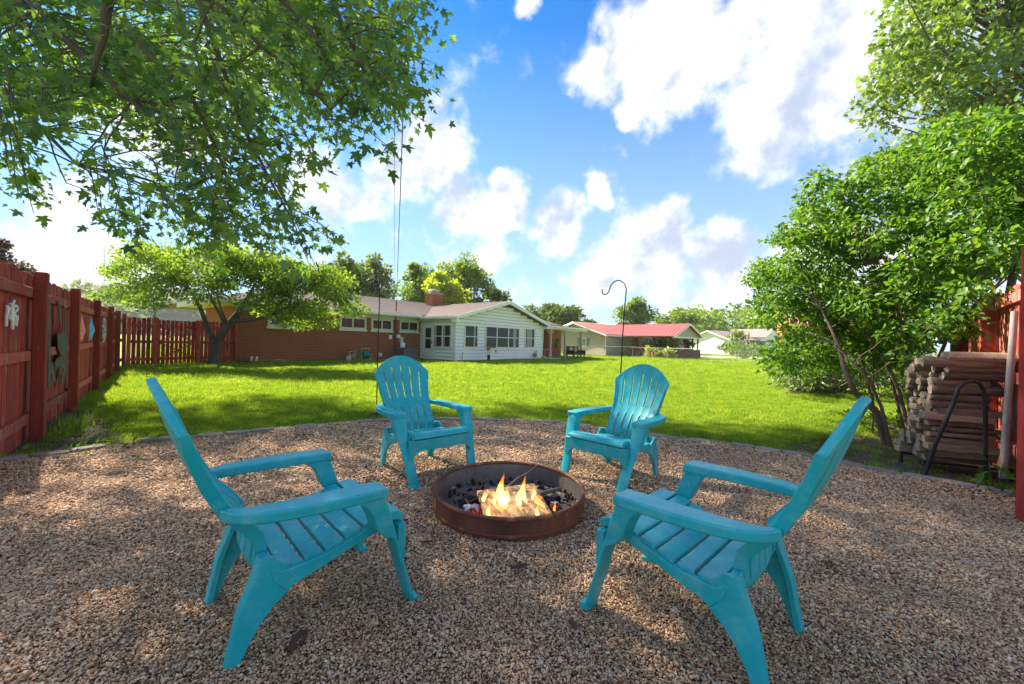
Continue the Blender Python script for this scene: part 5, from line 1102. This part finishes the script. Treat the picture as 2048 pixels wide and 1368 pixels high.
def tree(name, label, base, height, rx, rz_, ctr_z, K, n_, lsize, mat, trunk_r=.2, seed=0, sparse=1., shape='clump', cat='tree', group=None, trunk_m='trunk', blob=.42):
    global rng, rnd
    rng = np.random.default_rng(seed+100); rnd = random.Random(seed+100)
    base = Vector(base); t = thing(name, label, cat, base, 0, group); cs = []; rs = []
    for k in range(K):
        d = rand_unit(1)[0]; r_ = rnd.random()**.4*.72; p = Vector((d[0]*rx*r_, d[1]*rx*r_*.9, ctr_z+d[2]*rz_*r_)); cs.append(p); rs.append(blob*min(rx, rz_)*rnd.uniform(.6, 1.25)*(1-.45*max(0, (p.z-ctr_z)/rz_)))
    mb = MB(); mb.tube([(0, 0, -.1), (rnd.uniform(-.1, .1), 0, ctr_z*.5), (rnd.uniform(-.2, .2), 0, ctr_z), (0, 0, ctr_z+rz_*.6)], [trunk_r*1.15, trunk_r*.8, trunk_r*.5, trunk_r*.15], 8)
    for p in cs: limb(mb, (0, 0, min(max(p.z*.6, ctr_z-rz_*.9), p.z)), p, trunk_r*.3, trunk_r*.05, .03)
    mb.build('trunk', M[trunk_m], t, True)
    leafmesh('crown', *cloud_leaves(cs, rs, int(n_*1.7), lsize, .2), shape, M[mat], t)
    return t
def tree_px(u, vtop, wpx, d, label, mat, n_=2600, K=26, ls=.34, seed=0, zb=0., asp=1., name='background_tree', sparse=1., blob=.42, zlow=None):
    top = P(u, vtop, d); rx = wpx/2*d/F*1.22; hgt = top.z*1.07; zl = hgt*.22 if zlow is None else zlow
    return tree(name, label, (top.x, d, zb), hgt, rx, (hgt-zl)/2, (hgt+zl)/2, K, n_, ls, mat, .03*hgt+.05, seed, sparse, group='trees beyond the houses', blob=blob)
tree_px(690, 500, 100, 37, 'dull olive tree behind the left part of the brick house roof', 'olive', 2600, 26, .36, 1)
tree_px(752, 488, 95, 40, 'sparse grey green tree behind the roof, with sky showing through', 'olive', 1500, 26, .34, 2, blob=.30)
tree_px(838, 517, 85, 44, 'dense dark green tree left of the chimney, behind the roof', 'mid', 2800, 24, .36, 3)
tree_px(886, 540, 90, 36, 'bright yellow green tree just behind the chimney', 'yellowg', 2800, 24, .30, 4)
tree_px(938, 511, 110, 41, 'tallest broad green tree right of the chimney', 'mid', 3600, 30, .34, 5)
tree_px(992, 560, 55, 46, 'narrow dark tree at the right end of the group behind the sunroom', 'dark', 1500, 16, .34, 6)
tree_px(1105, 597, 130, 62, 'round dark olive tree behind the porch roof', 'dark', 3200, 28, .5, 7)
tree_px(1182, 632, 30, 92, 'tiny far tree between the two house roofs', 'dark', 700, 10, .6, 8)
tree_px(1274, 596, 78, 72, 'pointed green tree behind the red metal roof', 'mid', 2400, 22, .5, 9)
tree_px(1352, 616, 90, 74, 'lower green tree behind the porch gable of the tan house', 'mid', 2400, 22, .5, 10)
tree_px(8, 474, 90, 24, 'dark purple leaved tree behind the left fence', 'purple', 2600, 20, .22, 11)
rng = np.random.default_rng(77); rnd = random.Random(77)
# far woods and hills
def woods(name, label, u0, u1, vt, vb, d0, d1, n_, K, ls, mat, r_):
    cs = []; 
    for k in range(K):
        u = rnd.uniform(u0, u1); d = rnd.uniform(d0, d1); q = P(u, vt(u)+rnd.uniform(0, 1)**1.5*(vb-vt(u))+6, d); cs.append(q)
    o = leafmesh(name, *cloud_leaves(cs, r_, n_, ls, .2), 'clump', M[mat]); return tag(o, label, 'woods', kind='stuff')
woods('far_woods', 'mass of pale green far trees behind the white house', 1375, 1640, lambda u: 622+10*math.sin(u*.05), 690, 95, 130, 12000, 120, 1.1, 'mid', 3.2)
woods('far_woods', 'far dark wood edge low behind the white house on the right', 1500, 1680, lambda u: 650, 690, 140, 160, 4000, 50, 1.4, 'dark', 3.5)
woods('far_woods', 'low line of far trees between the houses', 1010, 1400, lambda u: 652+5*math.sin(u*.08), 690, 120, 150, 5000, 70, 1.2, 'mid', 2.6)
def hill(u0, u1, vt, d, label, n_, ls):
    w_ = MB(); A, B = P(u0, V0, d), P(u1, V0, d); secs = []
    for i in range(17):
        t_ = i/16; u = u0+(u1-u0)*t_; hz_ = max(P(u, vt(u), d).z, .5); c = A.lerp(B, t_); secs.append([Vector((c.x, c.y-60, -1)), Vector((c.x, c.y-25, hz_*.55)), Vector((c.x, c.y, hz_)), Vector((c.x, c.y+60, hz_*.6)), Vector((c.x, c.y+110, -1))])
    w_.loft(secs, False, False); tag(w_.build('hill', pm('hill_green', (.07, .11, .045), (.05, .08, .035), .2, .95, 1., 1.), None, True), kind='structure')
    cs = [P(rnd.uniform(u0, u1), 0, d)+Vector((0, rnd.uniform(-35, 5), 0)) for k in range(160)]
    for c in cs:
        u = PX((c.x, c.y, 1))[0]; hz_ = max(P(u, vt(u), d).z, .5); c.z = hz_*(1+(c.y-d)/62.)*rnd.uniform(.82, 1.02)
    tag(leafmesh('hill_woods', *cloud_leaves(cs, 7., n_, ls, .1), 'clump', M['olive']), label, 'woods', kind='stuff')
hill(60, 390, lambda u: interp([(60, 600), (130, 588), (165, 580), (210, 583), (262, 606), (300, 612), (340, 598), (360, 603), (380, 628), (395, 655)], u), 230, 'hazy wooded hill beyond the left fence', 9000, 3.0)
hill(-330, 80, lambda u: interp([(-330, 640), (-200, 605), (60, 603), (80, 605)], u), 260, 'hazy wooded hill continuing out to the left', 5000, 3.4)
# ------------------------------------------------------------------ small spreading tree by the back fence
stt = thing('spreading_tree', 'small low spreading tree with yellow green leaves before the back fence', 'tree', (-10.95, 14.85, 0)); B0 = Vector(stt.location)
zt = lambda x, y: (395+x/7.6, 560+y/7.6)
mb = MB()
def pth(pts): return [P(*zt(x, y), d)-B0 for x, y, d in pts]
mb.tube(pth([(250, 1290, 14.85), (255, 1150, 14.85), (270, 1010, 14.85), (290, 900, 14.85)]), [.21, .17, .16, .17], 10)
L1 = pth([(240, 920, 14.85), (185, 790, 14.75), (110, 600, 14.6), (50, 450, 14.4), (-10, 330, 14.3), (-60, 230, 14.2), (-130, 130, 14.1)]); mb.tube(L1, [.11, .085, .075, .065, .055, .045, .03], 8)
L2 = pth([(330, 890, 14.85), (430, 740, 14.85), (540, 600, 14.9), (640, 480, 14.95), (720, 340, 15.), (800, 220, 15.1), (860, 80, 15.2)]); mb.tube(L2, [.14, .125, .12, .11, .09, .065, .04], 8)
L3 = pth([(560, 620, 14.9), (700, 620, 14.6), (850, 600, 14.4), (1010, 570, 14.2), (1150, 520, 14.), (1300, 430, 13.8), (1500, 400, 13.7)]); mb.tube(L3, [.075, .07, .06, .055, .045, .035, .02], 8)
L4 = pth([(410, 690, 14.85), (340, 520, 14.8), (260, 380, 14.6), (200, 270, 14.5), (150, 130, 14.4)]); mb.tube(L4, [.06, .05, .04, .03, .02], 7)
L5 = pth([(440, 640, 14.85), (370, 480, 15.), (320, 330, 15.2), (290, 150, 15.3)]); mb.tube(L5, [.05, .04, .03, .02], 7)
L6 = pth([(740, 380, 15.), (900, 360, 14.6), (1010, 250, 14.4), (1200, 150, 14.2)]); mb.tube(L6, [.055, .045, .035, .02], 7)
cs = []; POLY_S = [(212, 610), (222, 560), (235, 515), (270, 482), (330, 470), (400, 480), (470, 500), (560, 510), (640, 530), (690, 560), (712, 600), (700, 640), (660, 655), (600, 650), (560, 640), (520, 625), (470, 612), (430, 640), (400, 600), (350, 575), (300, 610), (250, 625)]
while len(cs) < 105:
    u, v_ = rnd.uniform(205, 720), rnd.uniform(465, 662)
    if inpoly([u], [v_], POLY_S)[0]:
        if 330 < u < 520 and v_ > 585 and rnd.random() < .8: continue
        d = rnd.uniform(13.4, 16.2); cs.append(P(u, v_, d)-B0)
allp = [p for L in (L1, L2, L3, L4, L5, L6) for p in L[2:]]
for c in cs:
    q = min(allp, key=lambda p: (p-c).length); limb(mb, q, c, .014, .004, .04, .1, 4, 5)
mb.build('trunk', M['trunk'], stt, True)
leafmesh('crown', *cloud_leaves(cs, .60, 32000, .11, .35, (1, 1, .5)), 'ovate', M['sunleaf'], stt)
# ------------------------------------------------------------------ lilac thicket on the right
li = thing('lilac_thicket', 'big many stemmed lilac shrub with heart shaped leaves right of the lawn', 'shrub', (4.7, 5.1, 0)); LB = Vector(li.location)
z6 = lambda x, y: (1440+x/2.974, 400+y/2.974)
mb = MB(); ends = []
stems = [([(1000, 1380, 4.9), (930, 1260, 4.95), (800, 1140, 5.0), (740, 1010, 5.1), (710, 880, 5.2), (660, 760, 5.3), (600, 640, 5.4)], .045), ([(1020, 1400, 4.8), (960, 1230, 4.85), (880, 1060, 4.9), (800, 980, 5.), (740, 920, 5.1), (650, 830, 5.3)], .022),
         ([(1150, 1300, 5.1), (1060, 1130, 5.2), (980, 950, 5.3), (900, 830, 5.4), (780, 640, 5.6)], .028), ([(1140, 1280, 4.9), (1130, 1050, 4.95), (1100, 850, 5.), (1070, 700, 5.05), (1010, 520, 5.1), (930, 380, 5.2)], .034), ([(1100, 720, 5.), (1150, 560, 5.), (1140, 430, 5.)], .016),
         ([(1270, 1010, 4.9), (1340, 850, 4.9), (1360, 700, 4.9), (1310, 600, 4.9), (1260, 450, 4.9)], .026), ([(1390, 960, 5.1), (1390, 800, 5.1), (1440, 640, 5.0), (1480, 480, 5.)], .045), ([(1400, 900, 5.), (1520, 700, 5.), (1600, 560, 4.9)], .03), ([(910, 1180, 5.6), (910, 950, 5.6), (905, 800, 5.6), (950, 600, 5.6)], .014), ([(960, 1200, 5.8), (860, 1020, 5.9), (830, 900, 6.), (760, 760, 6.1)], .02), ([(1100, 1200, 5.9), (1000, 980, 6.), (1080, 880, 6.), (1230, 600, 6.1)], .022), ([(1700, 700, 4.3), (1750, 400, 4.3), (1760, 100, 4.4), (1770, -200, 4.5)], .05)]
for pts, r_ in stems:
    q = [P(*z6(x, y), d)-LB for x, y, d in pts]
    if q[0].z < .45: q[0].z = -.05
    elif r_ != .016: q = [Vector((q[0].x*1.02, q[0].y, -.05))]+q
    mb.tube(q, [r_*(1-.75*k/(len(q)-1)) for k in range(len(q))], 7); ends += q[2:]
POLY_L = [(1465, 610), (1490, 562), (1505, 540), (1540, 455), (1590, 445), (1605, 390), (1625, 345), (1670, 332), (1700, 345), (1760, 318), (1800, 290), (1900, 250), (2048, 215), (2180, 230), (2180, 520), (2060, 500), (1990, 565), (1950, 625), (1900, 690), (1850, 740), (1780, 735), (1700, 745), (1640, 742), (1580, 745), (1525, 742), (1545, 700), (1565, 650), (1520, 655)]
cs = []; rs = []
while len(cs) < 520:
    u, v_ = rnd.uniform(1460, 2180), rnd.uniform(215, 750)
    if not inpoly([u], [v_], POLY_L)[0]: continue
    if v_ > 660 and u > 1660 and rnd.random() < .72: continue
    f_ = min(max((u-1465)/520, 0), 1); d = 7.0-2.7*f_+rnd.uniform(-.7, 1.3)
    cs.append(P(u, v_, d)-LB); rs.append(.20+.05*rnd.random())
while len(cs) < 660:
    u, v_ = rnd.uniform(1530, 1880), rnd.uniform(540, 752)
    if inpoly([u], [v_], POLY_L)[0] or (v_ > 640 and u > 1560 and rnd.random() < .35): cs.append(P(u, v_, rnd.uniform(5.9, 7.6))-LB); rs.append(.22)
for c in cs[:380]:
    q = min(ends, key=lambda p: (p-c).length); limb(mb, q, c, .009, .003, .05, .12, 4, 4)
mb.build('trunk', M['stem'], li, True)
rs = [r_*min(1., .72+.0*k) for k, r_ in enumerate(rs)]
leafmesh('foliage', *cloud_leaves(cs, rs, 50000, .073, .35, (1.25, 1.25, .8)), 'ovate', M['lilac'], li)
cs = [P(rnd.uniform(1500, 1560), 640+rnd.uniform(-25, 100), rnd.uniform(7, 8)) for k in range(0)]
# low dark shrub under the lilac, and weeds
ls_ = thing('low_shrub', 'low dark leafy bush under the lilac beside the shed', 'shrub', (7.6, 10.2, 0)); cs = [P(rnd.uniform(1560, 1840), rnd.uniform(705, 772), rnd.uniform(9.2, 11.4))-Vector((7.6, 10.2, 0)) for k in range(70)]
mb = MB()
for c in cs: limb(mb, (rnd.uniform(-.8, .8), 0, -.02), c, .02, .005, .05, .1, 4, 5)
mb.build('trunk', M['stem'], ls_, True); leafmesh('foliage', *cloud_leaves(cs, .42, 7000, .09, .3), 'ovate', M['dark'], ls_)
def weed(u, v, n_, sp, hh, ls, label, seed, d=None):
    c = G(u, v); t = thing('weed', label, 'weed', c, 0, 'weeds by the gravel'); pos = np.stack([rng.normal(0, sp, n_), rng.normal(0, sp, n_), rng.uniform(.02, hh, n_)], 1); mb = MB()
    for k in range(0, n_, 3): mb.tube([(pos[k, 0]*.3, pos[k, 1]*.3, -.02), tuple(pos[k])], .003, 4)
    mb.build('stem', M['green'], t); leafmesh('leaves', pos, rand_unit(n_)+np.array([0, 0, -.1]), rand_unit(n_)*.4+np.array([0, 0, 1]), ls*rng.uniform(.7, 1.3, n_), 'ovate', M['lilac'], t)
weed(1990, 985, 26, .09, .22, .085, 'leafy weed growing by the foot of the grey pole', 1); weed(1800, 870, 60, .22, .30, .08, 'broad leaved weeds under the lilac stems', 2); weed(1750, 850, 60, .25, .28, .08, 'broad leaved weeds behind the near right chair', 3); weed(1850, 850, 50, .2, .25, .08, 'broad leaved weeds left of the woodpile', 4); weed(1690, 905, 26, .12, .08, .05, 'low weeds by the stone edging behind the near right chair', 5)
weed(165, 885, 40, .22, .07, .06, 'low weeds at the gravel corner by the left fence', 6); weed(250, 893, 40, .25, .06, .06, 'low clover along the edging on the left', 7)
# ------------------------------------------------------------------ tall tree at the top right
tt = thing('tall_tree', 'tall sunlit tree rising behind the lilac at the right edge', 'tree', (17.2, 13., 0)); TB = Vector(tt.location); mb = MB()
mb.tube([(0, 0, -.1), (.1, 0, 3), (-.2, 0, 7), (.1, 0, 11), (.3, 0, 15)], [.4, .33, .27, .2, .08], 10)
POLY_T = [(1795, -10), (1785, 50), (1740, 130), (1765, 180), (1735, 215), (1760, 250), (1715, 300), (1735, 345), (1820, 360), (1950, 360), (2060, 330), (2500, 330), (2500, -400), (1850, -400)]
cs = []
while len(cs) < 310:
    u, v_ = rnd.uniform(1710, 2450), rnd.uniform(-380, 360)
    if inpoly([u], [v_], POLY_T)[0]:
        if 1930 < u < 2010 and 20 < v_ < 110 and rnd.random() < .8: continue
        cs.append(P(u, v_, rnd.uniform(10.5, 15))-TB)
for c in cs: limb(mb, (rnd.uniform(-.15, .15), 0, max(2.5, c.z-1.5-.25*Vector((c.x, c.y)).length)), c, .07, .012, .02, .06, 5, 5)
mb.build('trunk', M['trunk'], tt, True); leafmesh('crown', *cloud_leaves(cs, .80, 40000, .18, .35, (1, 1, .7)), 'lobed', M['tall'], tt)
# ------------------------------------------------------------------ the big maple overhead
mp = thing('maple_tree', 'big maple whose leafy branches hang down over the upper left', 'tree', (-9.6, 6.0, 0)); MBs = Vector(mp.location); mb = MB()
POLY_M = [(-60, -60), (890, -60), (880, 60), (868, 120), (820, 240), (770, 300), (740, 285), (720, 250), (705, 315), (660, 330), (600, 360), (575, 385), (600, 430), (650, 450), (690, 490), (660, 520), (560, 530), (480, 520), (440, 530), (390, 520), (340, 490), (280, 465), (230, 440), (160, 468), (110, 440), (60, 420), (-60, 400)]
mb.tube([(0, 0, -.1), (.1, 0, 1.5), (.4, .1, 3.5), (.9, .3, 5.5), (1.5, .6, 8), (2., 1., 11), (2.4, 1.4, 14)], [.5, .38, .34, .30, .24, .16, .06], 12)
hubs = []
def L_(pts, r0, r1):
    q = [Vector(p)-MBs for p in pts]; mb.tube(q, [r0+(r1-r0)*k/(len(q)-1) for k in range(len(q))], 8)
    for a, b_ in zip(q[:-1], q[1:]): hubs.extend([a, a.lerp(b_, .5)])
    hubs.append(q[-1])
L_([(-9.0, 6.2, 5.0), (-7.0, 5.6, 6.3), (-5.0, 5.0, 6.4), (-3.4, 4.6, 5.6), (-2.4, 4.5, 4.6), (-1.8, 4.6, 3.7)], .13, .012)
L_([(-8.8, 6.3, 5.6), (-6.5, 6.5, 7.4), (-4.0, 6.3, 7.4), (-2.4, 5.8, 6.8), (-1.2, 5.4, 6.0)], .13, .015)
L_([(-9.2, 6.1, 4.4), (-7.5, 5.0, 5.4), (-5.8, 4.4, 5.0), (-4.6, 4.3, 4.0), (-3.6, 4.3, 3.1)], .11, .012)
L_([(-9.3, 6.1, 4.0), (-7.6, 5.4, 4.6), (-6.3, 5.0, 4.0), (-5.3, 4.9, 3.1)], .09, .012)
L_([P(225, -60, 3.4), P(212, 20, 3.4), P(205, 75, 3.45), P(190, 125, 3.5), P(178, 190, 3.6)], .045, .012)
L_([P(100, -150, 4.5), P(225, -60, 3.4)], .06, .045)
L_([P(380, -40, 4.), P(440, 120, 4.1), P(480, 240, 4.2), P(540, 360, 4.3), P(590, 450, 4.4)], .03, .008)
L_([P(640, -60, 3.6), P(690, 60, 3.7), P(735, 160, 3.8), P(770, 250, 3.9)], .02, .006)
L_([P(430, 0, 3.2), P(520, 90, 3.3), P(600, 150, 3.4), P(660, 220, 3.5)], .02, .006)
L_([P(280, 90, 3.4), P(380, 190, 3.6), P(430, 290, 3.8), P(470, 400, 4.)], .025, .008)
twigs = []
GAPS = [(140, 330, 60), (60, 300, 50), (285, 370, 45), (300, 160, 30), (380, 90, 30), (650, 395, 45), (560, 345, 22), (210, 250, 30), (770, 210, 18), (120, 390, 40)]
near = []
while len(near) < 500:
    u, v_ = rnd.uniform(-60, 890), rnd.uniform(-60, 530)
    if not inpoly([u], [v_], POLY_M)[0]: continue
    if any((u-a)**2+(v_-b_)**2 < r_*r_ for a, b_, r_ in GAPS) and rnd.random() < .85: continue
    if v_ > 260 and u < 340 and rnd.random() < .45: continue
    d = rnd.uniform(3.0, 6.6)
    near.append(P(u, v_, d)-MBs)
pos = []; tip = []; nrm = []; size = []
for c in near:
    q = min(hubs, key=lambda p: (p-c).length); back = (q-c); L = min(back.length, 1.3); st_ = c+(back.normalized()*.45+Vector((-.62, .12, .42+rnd.uniform(-.25, .25)))).normalized()*L*.8
    out_ = (c-st_).normalized()*.8+Vector((.25, -.05, -.55)); out_.normalize(); e = c+out_*.12
    pts = [st_, st_.lerp(c, .35)+Vector((0, 0, .07*L)), st_.lerp(c, .7)+Vector((0, 0, .06*L)), c, e]; mb.tube(pts, [.0075, .006, .0045, .003, .002], 4)
    if rnd.random() < .5: limb(mb, min(hubs, key=lambda p: (p-st_).length), st_, .011, .007, .04, .06, 4, 5)
    for k in range(17):
        t_ = rnd.random()**.6; b0 = (st_.lerp(c, .15+t_*.85) if t_ < .85 else c.lerp(e, rnd.random())); off = Vector((rnd.gauss(0, 1), rnd.gauss(0, 1), rnd.gauss(-.4, .8)))*.085
        pos.append(tuple(b0+off)); tip.append((off.x*5+rnd.gauss(.2, .4), off.y*5+rnd.gauss(-.1, .4), -.75+rnd.gauss(0, .35))); nrm.append((rnd.gauss(0, .55), rnd.gauss(-.35, .5), rnd.gauss(.55, .4))); size.append(.086*rnd.uniform(.5, 1.35))
# the rest of the crown, above and beside the picture: it shades the patio
upper = []; tries = 0
while len(upper) < 1500 and tries < 60000:
    tries += 1
    sx, sy = rnd.uniform(-6.5, 5.2), rnd.uniform(.5, 7.4-.12*abs(rnd.gauss(0, 1)))
    if sy > 6.2+.7*math.sin(sx*1.3)+.3*math.sin(sx*3.7+1): continue
    if sx > 3.2 and sy > 4.6+.5*math.sin(sx*4): continue
    h_ = rnd.uniform(5.0, 15.5); p = Vector((sx-.95*h_, sy+.85*h_, h_))
    if p.y > .2:
        u, v_ = PX(p)
        if -40 < u < 2100 and v_ > -30 and not inpoly([u], [v_], POLY_M)[0]: continue
        if -40 < u < 2100 and v_ > 200: continue
    if p.x < -16 or p.y > 17.5: continue
    upper.append(p-MBs)
band = []; tries = 0
while len(band) < 520 and tries < 60000:
    tries += 1; sx = rnd.uniform(-6.2, 4.6); far = 6.6+.55*math.sin(sx*1.4+.5)+.35*math.sin(sx*3.9)-(.9 if sx > 2.4 else 0); sy = rnd.uniform(4.3 if abs(sx) < 2.5 else 3.6, far); h_ = rnd.uniform(6.0, 14.5); p = Vector((sx-.95*h_, sy+.85*h_, h_)); u, v_ = PX(p)
    if (-40 < u < 2100 and v_ > -30 and not inpoly([u], [v_], POLY_M)[0]) or (-40 < u < 2100 and v_ > 260): continue
    if p.x < -17 or p.y > 19: continue
    band.append(p-MBs)
tries = 0
while len(band) < 800 and tries < 60000:
    tries += 1; sx, sy = rnd.uniform(1.2, 5.2), rnd.uniform(.6, 4.8); h_ = rnd.uniform(7.5, 15); p = Vector((sx-.95*h_, sy+.85*h_, h_)); u, v_ = PX(p)
    if -40 < u < 2100 and v_ > -30 and (not inpoly([u], [v_], POLY_M)[0] or v_ > 260): continue
    band.append(p-MBs)
for k in range(0, len(upper), 10):
    c = upper[k]; q = Vector((c.x*.25+.5, c.y*.25, min(13, max(4, c.z*.8)))); limb(mb, q, c, .016, .004, .03, .05, 5, 4)
up_ = [np.concatenate(q) for q in zip(cloud_leaves(upper, .9, 3700, .16, .5), cloud_leaves(band, .6, 9000, .17, .5))]
mb.build('trunk', M['trunk'], mp, True)
P_ = np.array(pos); leafmesh('crown', P_, np.array(tip), np.array(nrm), np.array(size), 'maple', M['maple'], mp)
leafmesh('upper_crown', *up_, 'lobed', M['maple'], mp)
# ------------------------------------------------------------------ small plants near the houses
def bush(u, v, d, r_, hgt, mat, label, n_=500, ls=.16, name='shrub', pot=None, zb=0.):
    c = P(u, v, d); c.z = zb; t = thing(name, label, 'plant', c, 0, None); cs = [Vector((rnd.gauss(0, .4)*r_, rnd.gauss(0, .4)*r_, rnd.uniform(.25, .95)*hgt)) for k in range(10)]; mb = MB()
    if pot: MB().lathe([(.005, .0), (pot*.72, 0), (pot, pot*1.6), (pot*1.08, pot*1.6), (pot*1.08, pot*1.8), (pot*.9, pot*1.8), (pot*.85, pot*1.6), (.01, pot*1.6)], 14).build('pot', M['terracotta'], t, True)
    for q in cs: limb(mb, (0, 0, 0 if not pot else pot*1.5), q, .02, .006, .05, .1, 3, 4)
    mb.build('stem', M['stem'], t); leafmesh('foliage', *cloud_leaves(cs, r_*.5, n_, ls, .3), 'clump', M[mat], t)
bush(1300, 712, 38.8, .55, 1.05, 'yellowg', 'yellow green potted plant by the tan house wall', 500, .16, 'potted_plant', .34); bush(1318, 714, 37.6, .5, .8, 'mid', 'leafy plant in a terracotta pot left of the deck railing', 400, .15, 'potted_plant', .32); bush(1335, 712, 37.2, .7, 1.0, 'yellowg', 'broad leaved plant in a pot in front of the deck railing', 500, .22, 'potted_plant', .3); bush(1309, 714, 37.9, .25, .55, 'mid', 'smallest terracotta pot between the larger pots', 120, .12, 'potted_plant', .3)
bush(1276, 690, 42.5, .8, 1.9, 'yellowg', 'tall pale bush against the tan house wall', 700, .18); bush(1250, 711, 40.5, .5, .5, 'mid', 'low green plant at the foot of the tan wall', 300, .16); bush(1330, 700, 41.0, 1.6, 1.95, 'mid', 'dark green vine hanging over the porch of the tan house', 1700, .2, 'vine'); bush(1378, 695, 41.5, .6, 1.9, 'mid', 'narrow vine on the right post of the porch', 600, .2, 'vine')
bush(1474, 712, 47, 1.2, 3.2, 'mid', 'young tree planted in a round bed by the driveway', 900, .24, 'young_tree'); bush(1485, 713, 46, .6, .9, 'yellowg', 'low bush in the round bed by the driveway', 300, .2); bush(1452, 705, 66, 1.4, 2., 'mid', 'green shrub at the corner of the white house', 600, .3, zb=.1); bush(1515, 702, 68, 2., 1.8, 'mid', 'green shrub before the deck of the white house', 700, .3)
bush(1113, 700, 33.5, .3, .9, 'yellowg', 'yellow green plant on the porch table', 250, .14, zb=.67)
# ------------------------------------------------------------------ cables, tower, utility pole
m0 = HM @ Vector((-1.82, YB-.12, 3.2))
sc_ = thing('service_cable', 'twisted black service cable running overhead to the roof mast', 'cable', m0)
cb = []
for k in range(15):
    t_ = k/14; p = m0.lerp(Vector((1.2, -4.0, 8.1)), t_); p.z -= 1.1*math.sin(math.pi*t_)*.35; cb.append(p-m0)
MB().tube(cb, .011, 6).build('cable', M['black'], sc_, True)
tw = [p+Vector((.012*math.cos(k*2.), 0, .012*math.sin(k*2.))) for k, p in enumerate(cb)]
MB().tube(tw, .007, 5).build('messenger_wire', M['galv'], sc_, True)
ph = thing('phone_cable', 'thin black cable beside the service cable', 'cable', m0); MB().tube([p+Vector((-.10-.12*k/14, 0, -.10+.02*k)) for k, p in enumerate(cb)], .005, 5).build('cable', M['black'], ph, True)
at_ = thing('radio_mast', 'thin far radio mast rising above the left fence', 'mast', (P(205, 640, 120).x, 120, 0)); hh = P(206, 490, 120).z
for k in range(3): MB().tube([(.25*math.cos(k*2.1), .25*math.sin(k*2.1), 0), (.2*math.cos(k*2.1), .2*math.sin(k*2.1), hh)], .05, 5).build('leg', M['galv'], at_, True)
up2 = thing('utility_pole', 'far grey utility pole above the picket fence', 'pole', (P(309, 640, 60).x, 60, 0)); MB().tube([(0, 0, 0), (0, 0, P(309, 606, 60).z)], .16, 8).build('pole', M['dgrey'], up2, True); MB().tube([(0, 0, P(309, 614, 60).z), (12, 8, P(309, 614, 60).z-.8)], .03, 5).build('wire', M['galv'], up2, True)
for v_, lb in ((652, 'upper thin power line behind the white house'), (664, 'lower thin power line behind the white house')):
    A, B = P(1400, v_+1, 88), P(1640, v_-1, 84); tag(MB().tube([A, A.lerp(B, .5)-Vector((0, 0, .25)), B], .035, 5).build('power_line', M['galv'], None, True), lb, 'cable')
# fallen leaves and twigs on the gravel
mlf = pm('dry_leaf', (.13, .06, .035), (.08, .04, .025), 12., .8)
for k, (u, v_, s_, lb) in enumerate([(598, 1283, .05, 'large curled dry brown leaf under the near left chair'), (855, 1085, .028, 'small dry leaf left of the fire ring'), (1145, 1250, .03, 'dry leaf in the near right part of the gravel'), (1040, 1135, .04, 'small orange brown leaf in front of the fire ring'), (990, 880, .04, 'dry leaf between the two rear chairs'), (1660, 1130, .035, 'dry leaf right of the near right chair'), (1230, 1180, .028, 'dry leaf under the near right chair')]):
    q = G(u, v_, .022); b = MB(); gr_ = [[Vector(((i-2)*.25*(1-abs(j-2)*.2), (j-2)*.5, .18*(i-2)**2*.3+rnd.uniform(0, .1))) for j in range(5)] for i in range(5)]
    b.loft(gr_, False, False); o = b.build('fallen_leaf', mlf, None, True); o.location = q; o.scale = (s_,)*3; o.rotation_euler = (0, 0, k*1.7); tag(o, lb, 'leaf', 'dry leaves on the gravel')

# ------------------------------------------------------------------ air
hz_ = MB().b2((-420, -40, -1.2), (420, 420, 38)); o = hz_.build('haze', None); m, t, out = newmat('haze'); pv = t.new('ShaderNodeVolumePrincipled', i={'Color': (.92, .95, 1., 1), 'Density': .0003, 'Anisotropy': .2}); t.l.new(pv.outputs[0], out.inputs['Volume']); o.data.materials.append(m); tag(o, kind='stuff')
